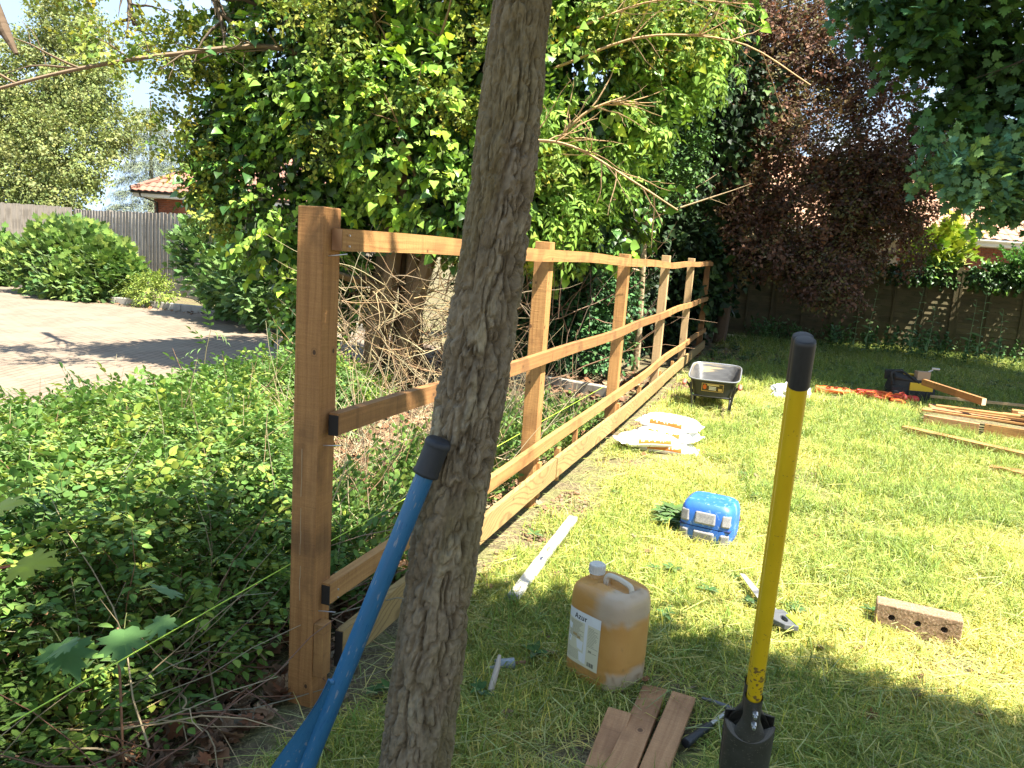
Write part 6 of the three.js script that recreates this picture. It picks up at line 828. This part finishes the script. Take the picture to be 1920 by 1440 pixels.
// tool bag
{
  const t = thing('tool_bag', 'black and yellow open tool bag on the shaded edge of the lawn', 'tool bag', [5.5, 0, -10.55], -0.12); t.scale.setScalar(1.12); const blk = std({ map: noiseMap([0.014, 0.013, 0.012], [0.035, 0.034, 0.032], 40, 4), roughness: 0.85 }), yel = std({ color: rgb(0.62, 0.38, 0.015), roughness: 0.7 });
  const R5 = (w, d, y) => superRing(w, d, y, 5, 40); part('body', loft([R5(0.54, 0.26, 0), R5(0.56, 0.28, 0.03), R5(0.54, 0.27, 0.16), R5(0.5, 0.22, 0.27)], true, false), blk, t); part('lining', loft([R5(0.49, 0.21, 0.1), R5(0.49, 0.21, 0.269)], true, false), std({ color: rgb(0.01, 0.01, 0.012), side: THREE.DoubleSide }), t);
  part('yellow_panel', at(new RoundedBoxGeometry(0.27, 0.1, 0.02, 2, 0.008), 0.08, 0.19, 0.137, -0.08), yel, t); part('yellow_trim', tubeGeo([V(-0.15, 0.31, -0.09), V(0.05, 0.31, -0.1), V(0.1, 0.29, -0.1)], 0.018), yel, t);
  for (let k = 0; k < 3; k++) part('pocket', at(new RoundedBoxGeometry(0.1, 0.12, 0.03, 2, 0.01), -0.02 + k * 0.1, 0.085, 0.145), blk, t); part('side_pocket', at(new RoundedBoxGeometry(0.14, 0.16, 0.04, 2, 0.012), -0.19, 0.1, 0.135), blk, t);
  part('flap', at(new RoundedBoxGeometry(0.4, 0.05, 0.12, 2, 0.02), -0.04, 0.27, 0.06, 0.4, 0, -0.18), blk, t); part('carry_strap', tubeGeo(new THREE.CatmullRomCurve3([V(-0.25, 0.2, 0.12), V(-0.27, 0.33, 0.1), V(-0.15, 0.36, 0.05), V(0.05, 0.24, 0.14)]).getPoints(16), 0.014), blk, t);
  part('flap', at(new RoundedBoxGeometry(0.22, 0.12, 0.04, 2, 0.015), -0.18, 0.3, -0.08, 0.1, 0, 0.1), blk, t);
  const c = one('cardboard_box', at(plank(0.17, 0.12, 0.12), 0, 0, 0), std({ color: rgb(0.4, 0.26, 0.16), roughness: 0.9 }), 'small brown cardboard box sitting on top of the tool bag', 'box', [5.62, 0.36, -10.5], -0.1);
  const h = thing('grey_tool', 'grey metal tool sticking up out of the tool bag', 'tool', [5.72, 0.34, -10.58], -0.4); part('shank', at(new RoundedBoxGeometry(0.16, 0.02, 0.03, 2, 0.006), 0, 0.06, 0, 0, 0, 0.55), steel, h); part('jaw', at(new RoundedBoxGeometry(0.1, 0.03, 0.03, 2, 0.008), 0.1, 0.12, 0), steel, h); part('stem', at(new THREE.CylinderGeometry(0.01, 0.01, 0.12, 10), -0.06, -0.02, 0), steel, h);
}
// timber pile at the right edge
{
  const D = V(0.857, 0, 0.515), N = V(0.515, 0, -0.857), O = V(4.72, 0, -8.65), turn = Math.atan2(-D.z, D.x);
  const rows = [[0.0, 0.0, 0.075, 0.55, 0.045], [0.6, 0.02, 0.075, 1.6, 0.05], [-0.03, 0.1, 0.12, 1.9, 0.022], [0.05, 0.25, 0.1, 1.8, 0.03], [-0.02, 0.42, 0.09, 1.7, 0.04], [0.02, 0.6, 0.1, 1.9, 0.035], [0.0, 0.8, 0.08, 1.6, 0.045], [0.1, 0.12, 0.16, 0.9, 0.022], [0.75, 0.2, 0.165, 1.1, 0.022], [0.9, 0.42, 0.15, 1.3, 0.03], [0.85, 0.62, 0.155, 1.1, 0.04], [1.0, 0.8, 0.14, 1.2, 0.04], [0.95, 0.1, 0.2, 0.3, 0.04]];
  rows.forEach(([s, n, y, L, h], k) => { const p = O.clone().addScaledVector(D, s + L / 2).addScaledVector(N, n), big = y < 0.08; one('pile_timber', plank(L, big ? 0.13 : h, big ? 0.05 : 0.12), k % 3 ? M.timber : M.offcut, big ? (k ? 'thick orange timber on edge along the front of the pile, the longer one' : 'short thick orange timber on edge at the near corner of the pile') : 'sawn orange board lying flat in the timber pile', 'timber', [p.x, big ? y : y * 1.6, p.z], turn + (h2(k, 2, 3) - 0.5) * 0.08, 'boards in the timber pile').rotation.x = (h2(k, 5, 3) - 0.5) * 0.1; });
  const a = V(5.3, 0.28, -9.85), b = V(5.28, 0.26, -8.5), bd = b.clone().sub(a), bl = thing('slanted_timber', 'loose timber with a pale cut end lying askew on the pile', 'timber', [(a.x + b.x) / 2, 0.36, (a.z + b.z) / 2], Math.atan2(-bd.z, bd.x)); part('beam', plank(1.35, 0.08, 0.05), M.timberB, bl); part('cut_end', at(box(0.003, 0.077, 0.047), 0.676, 0, 0), std({ color: rgb(0.62, 0.47, 0.3), roughness: 0.8 }), bl, 'pale freshly cut end');
  const p1 = V(4.25, 0, -8.1), p2 = V(5.35, 0, -6.6), pd = p2.clone().sub(p1); one('long_plank', plank(1.9, 0.06, 0.12), M.timber, 'long plank lying alone in the grass before the timber pile', 'plank', [(p1.x + p2.x) / 2, 0.07, (p1.z + p2.z) / 2], Math.atan2(-pd.z, pd.x));
  one('thin_batten', plank(3.2, 0.035, 0.045), M.timberPale, 'thin long batten lying behind the timber pile', 'batten', [7.2, 0.12, -9.9], -0.22);
  const rb = new THREE.BoxGeometry(0.9, 0.05, 0.1, 24, 3, 4), rp = rb.attributes.position; for (let i = 0; i < rp.count; i++) { const n = fbm3(rp.getX(i) * 12, rp.getY(i) * 20, rp.getZ(i) * 20, 4) - 0.5; rp.setXYZ(i, rp.getX(i) + n * 0.05, rp.getY(i) + n * 0.05, rp.getZ(i) + n * 0.06); } rb.computeVertexNormals(); one('rotten_board', metreUV(rb), M.timberB, 'crumbling brown rotten board in the long grass at the right edge', 'board', [4.62, 0.05, -6.35], -0.75);
}
renderer.render(scene, camera);
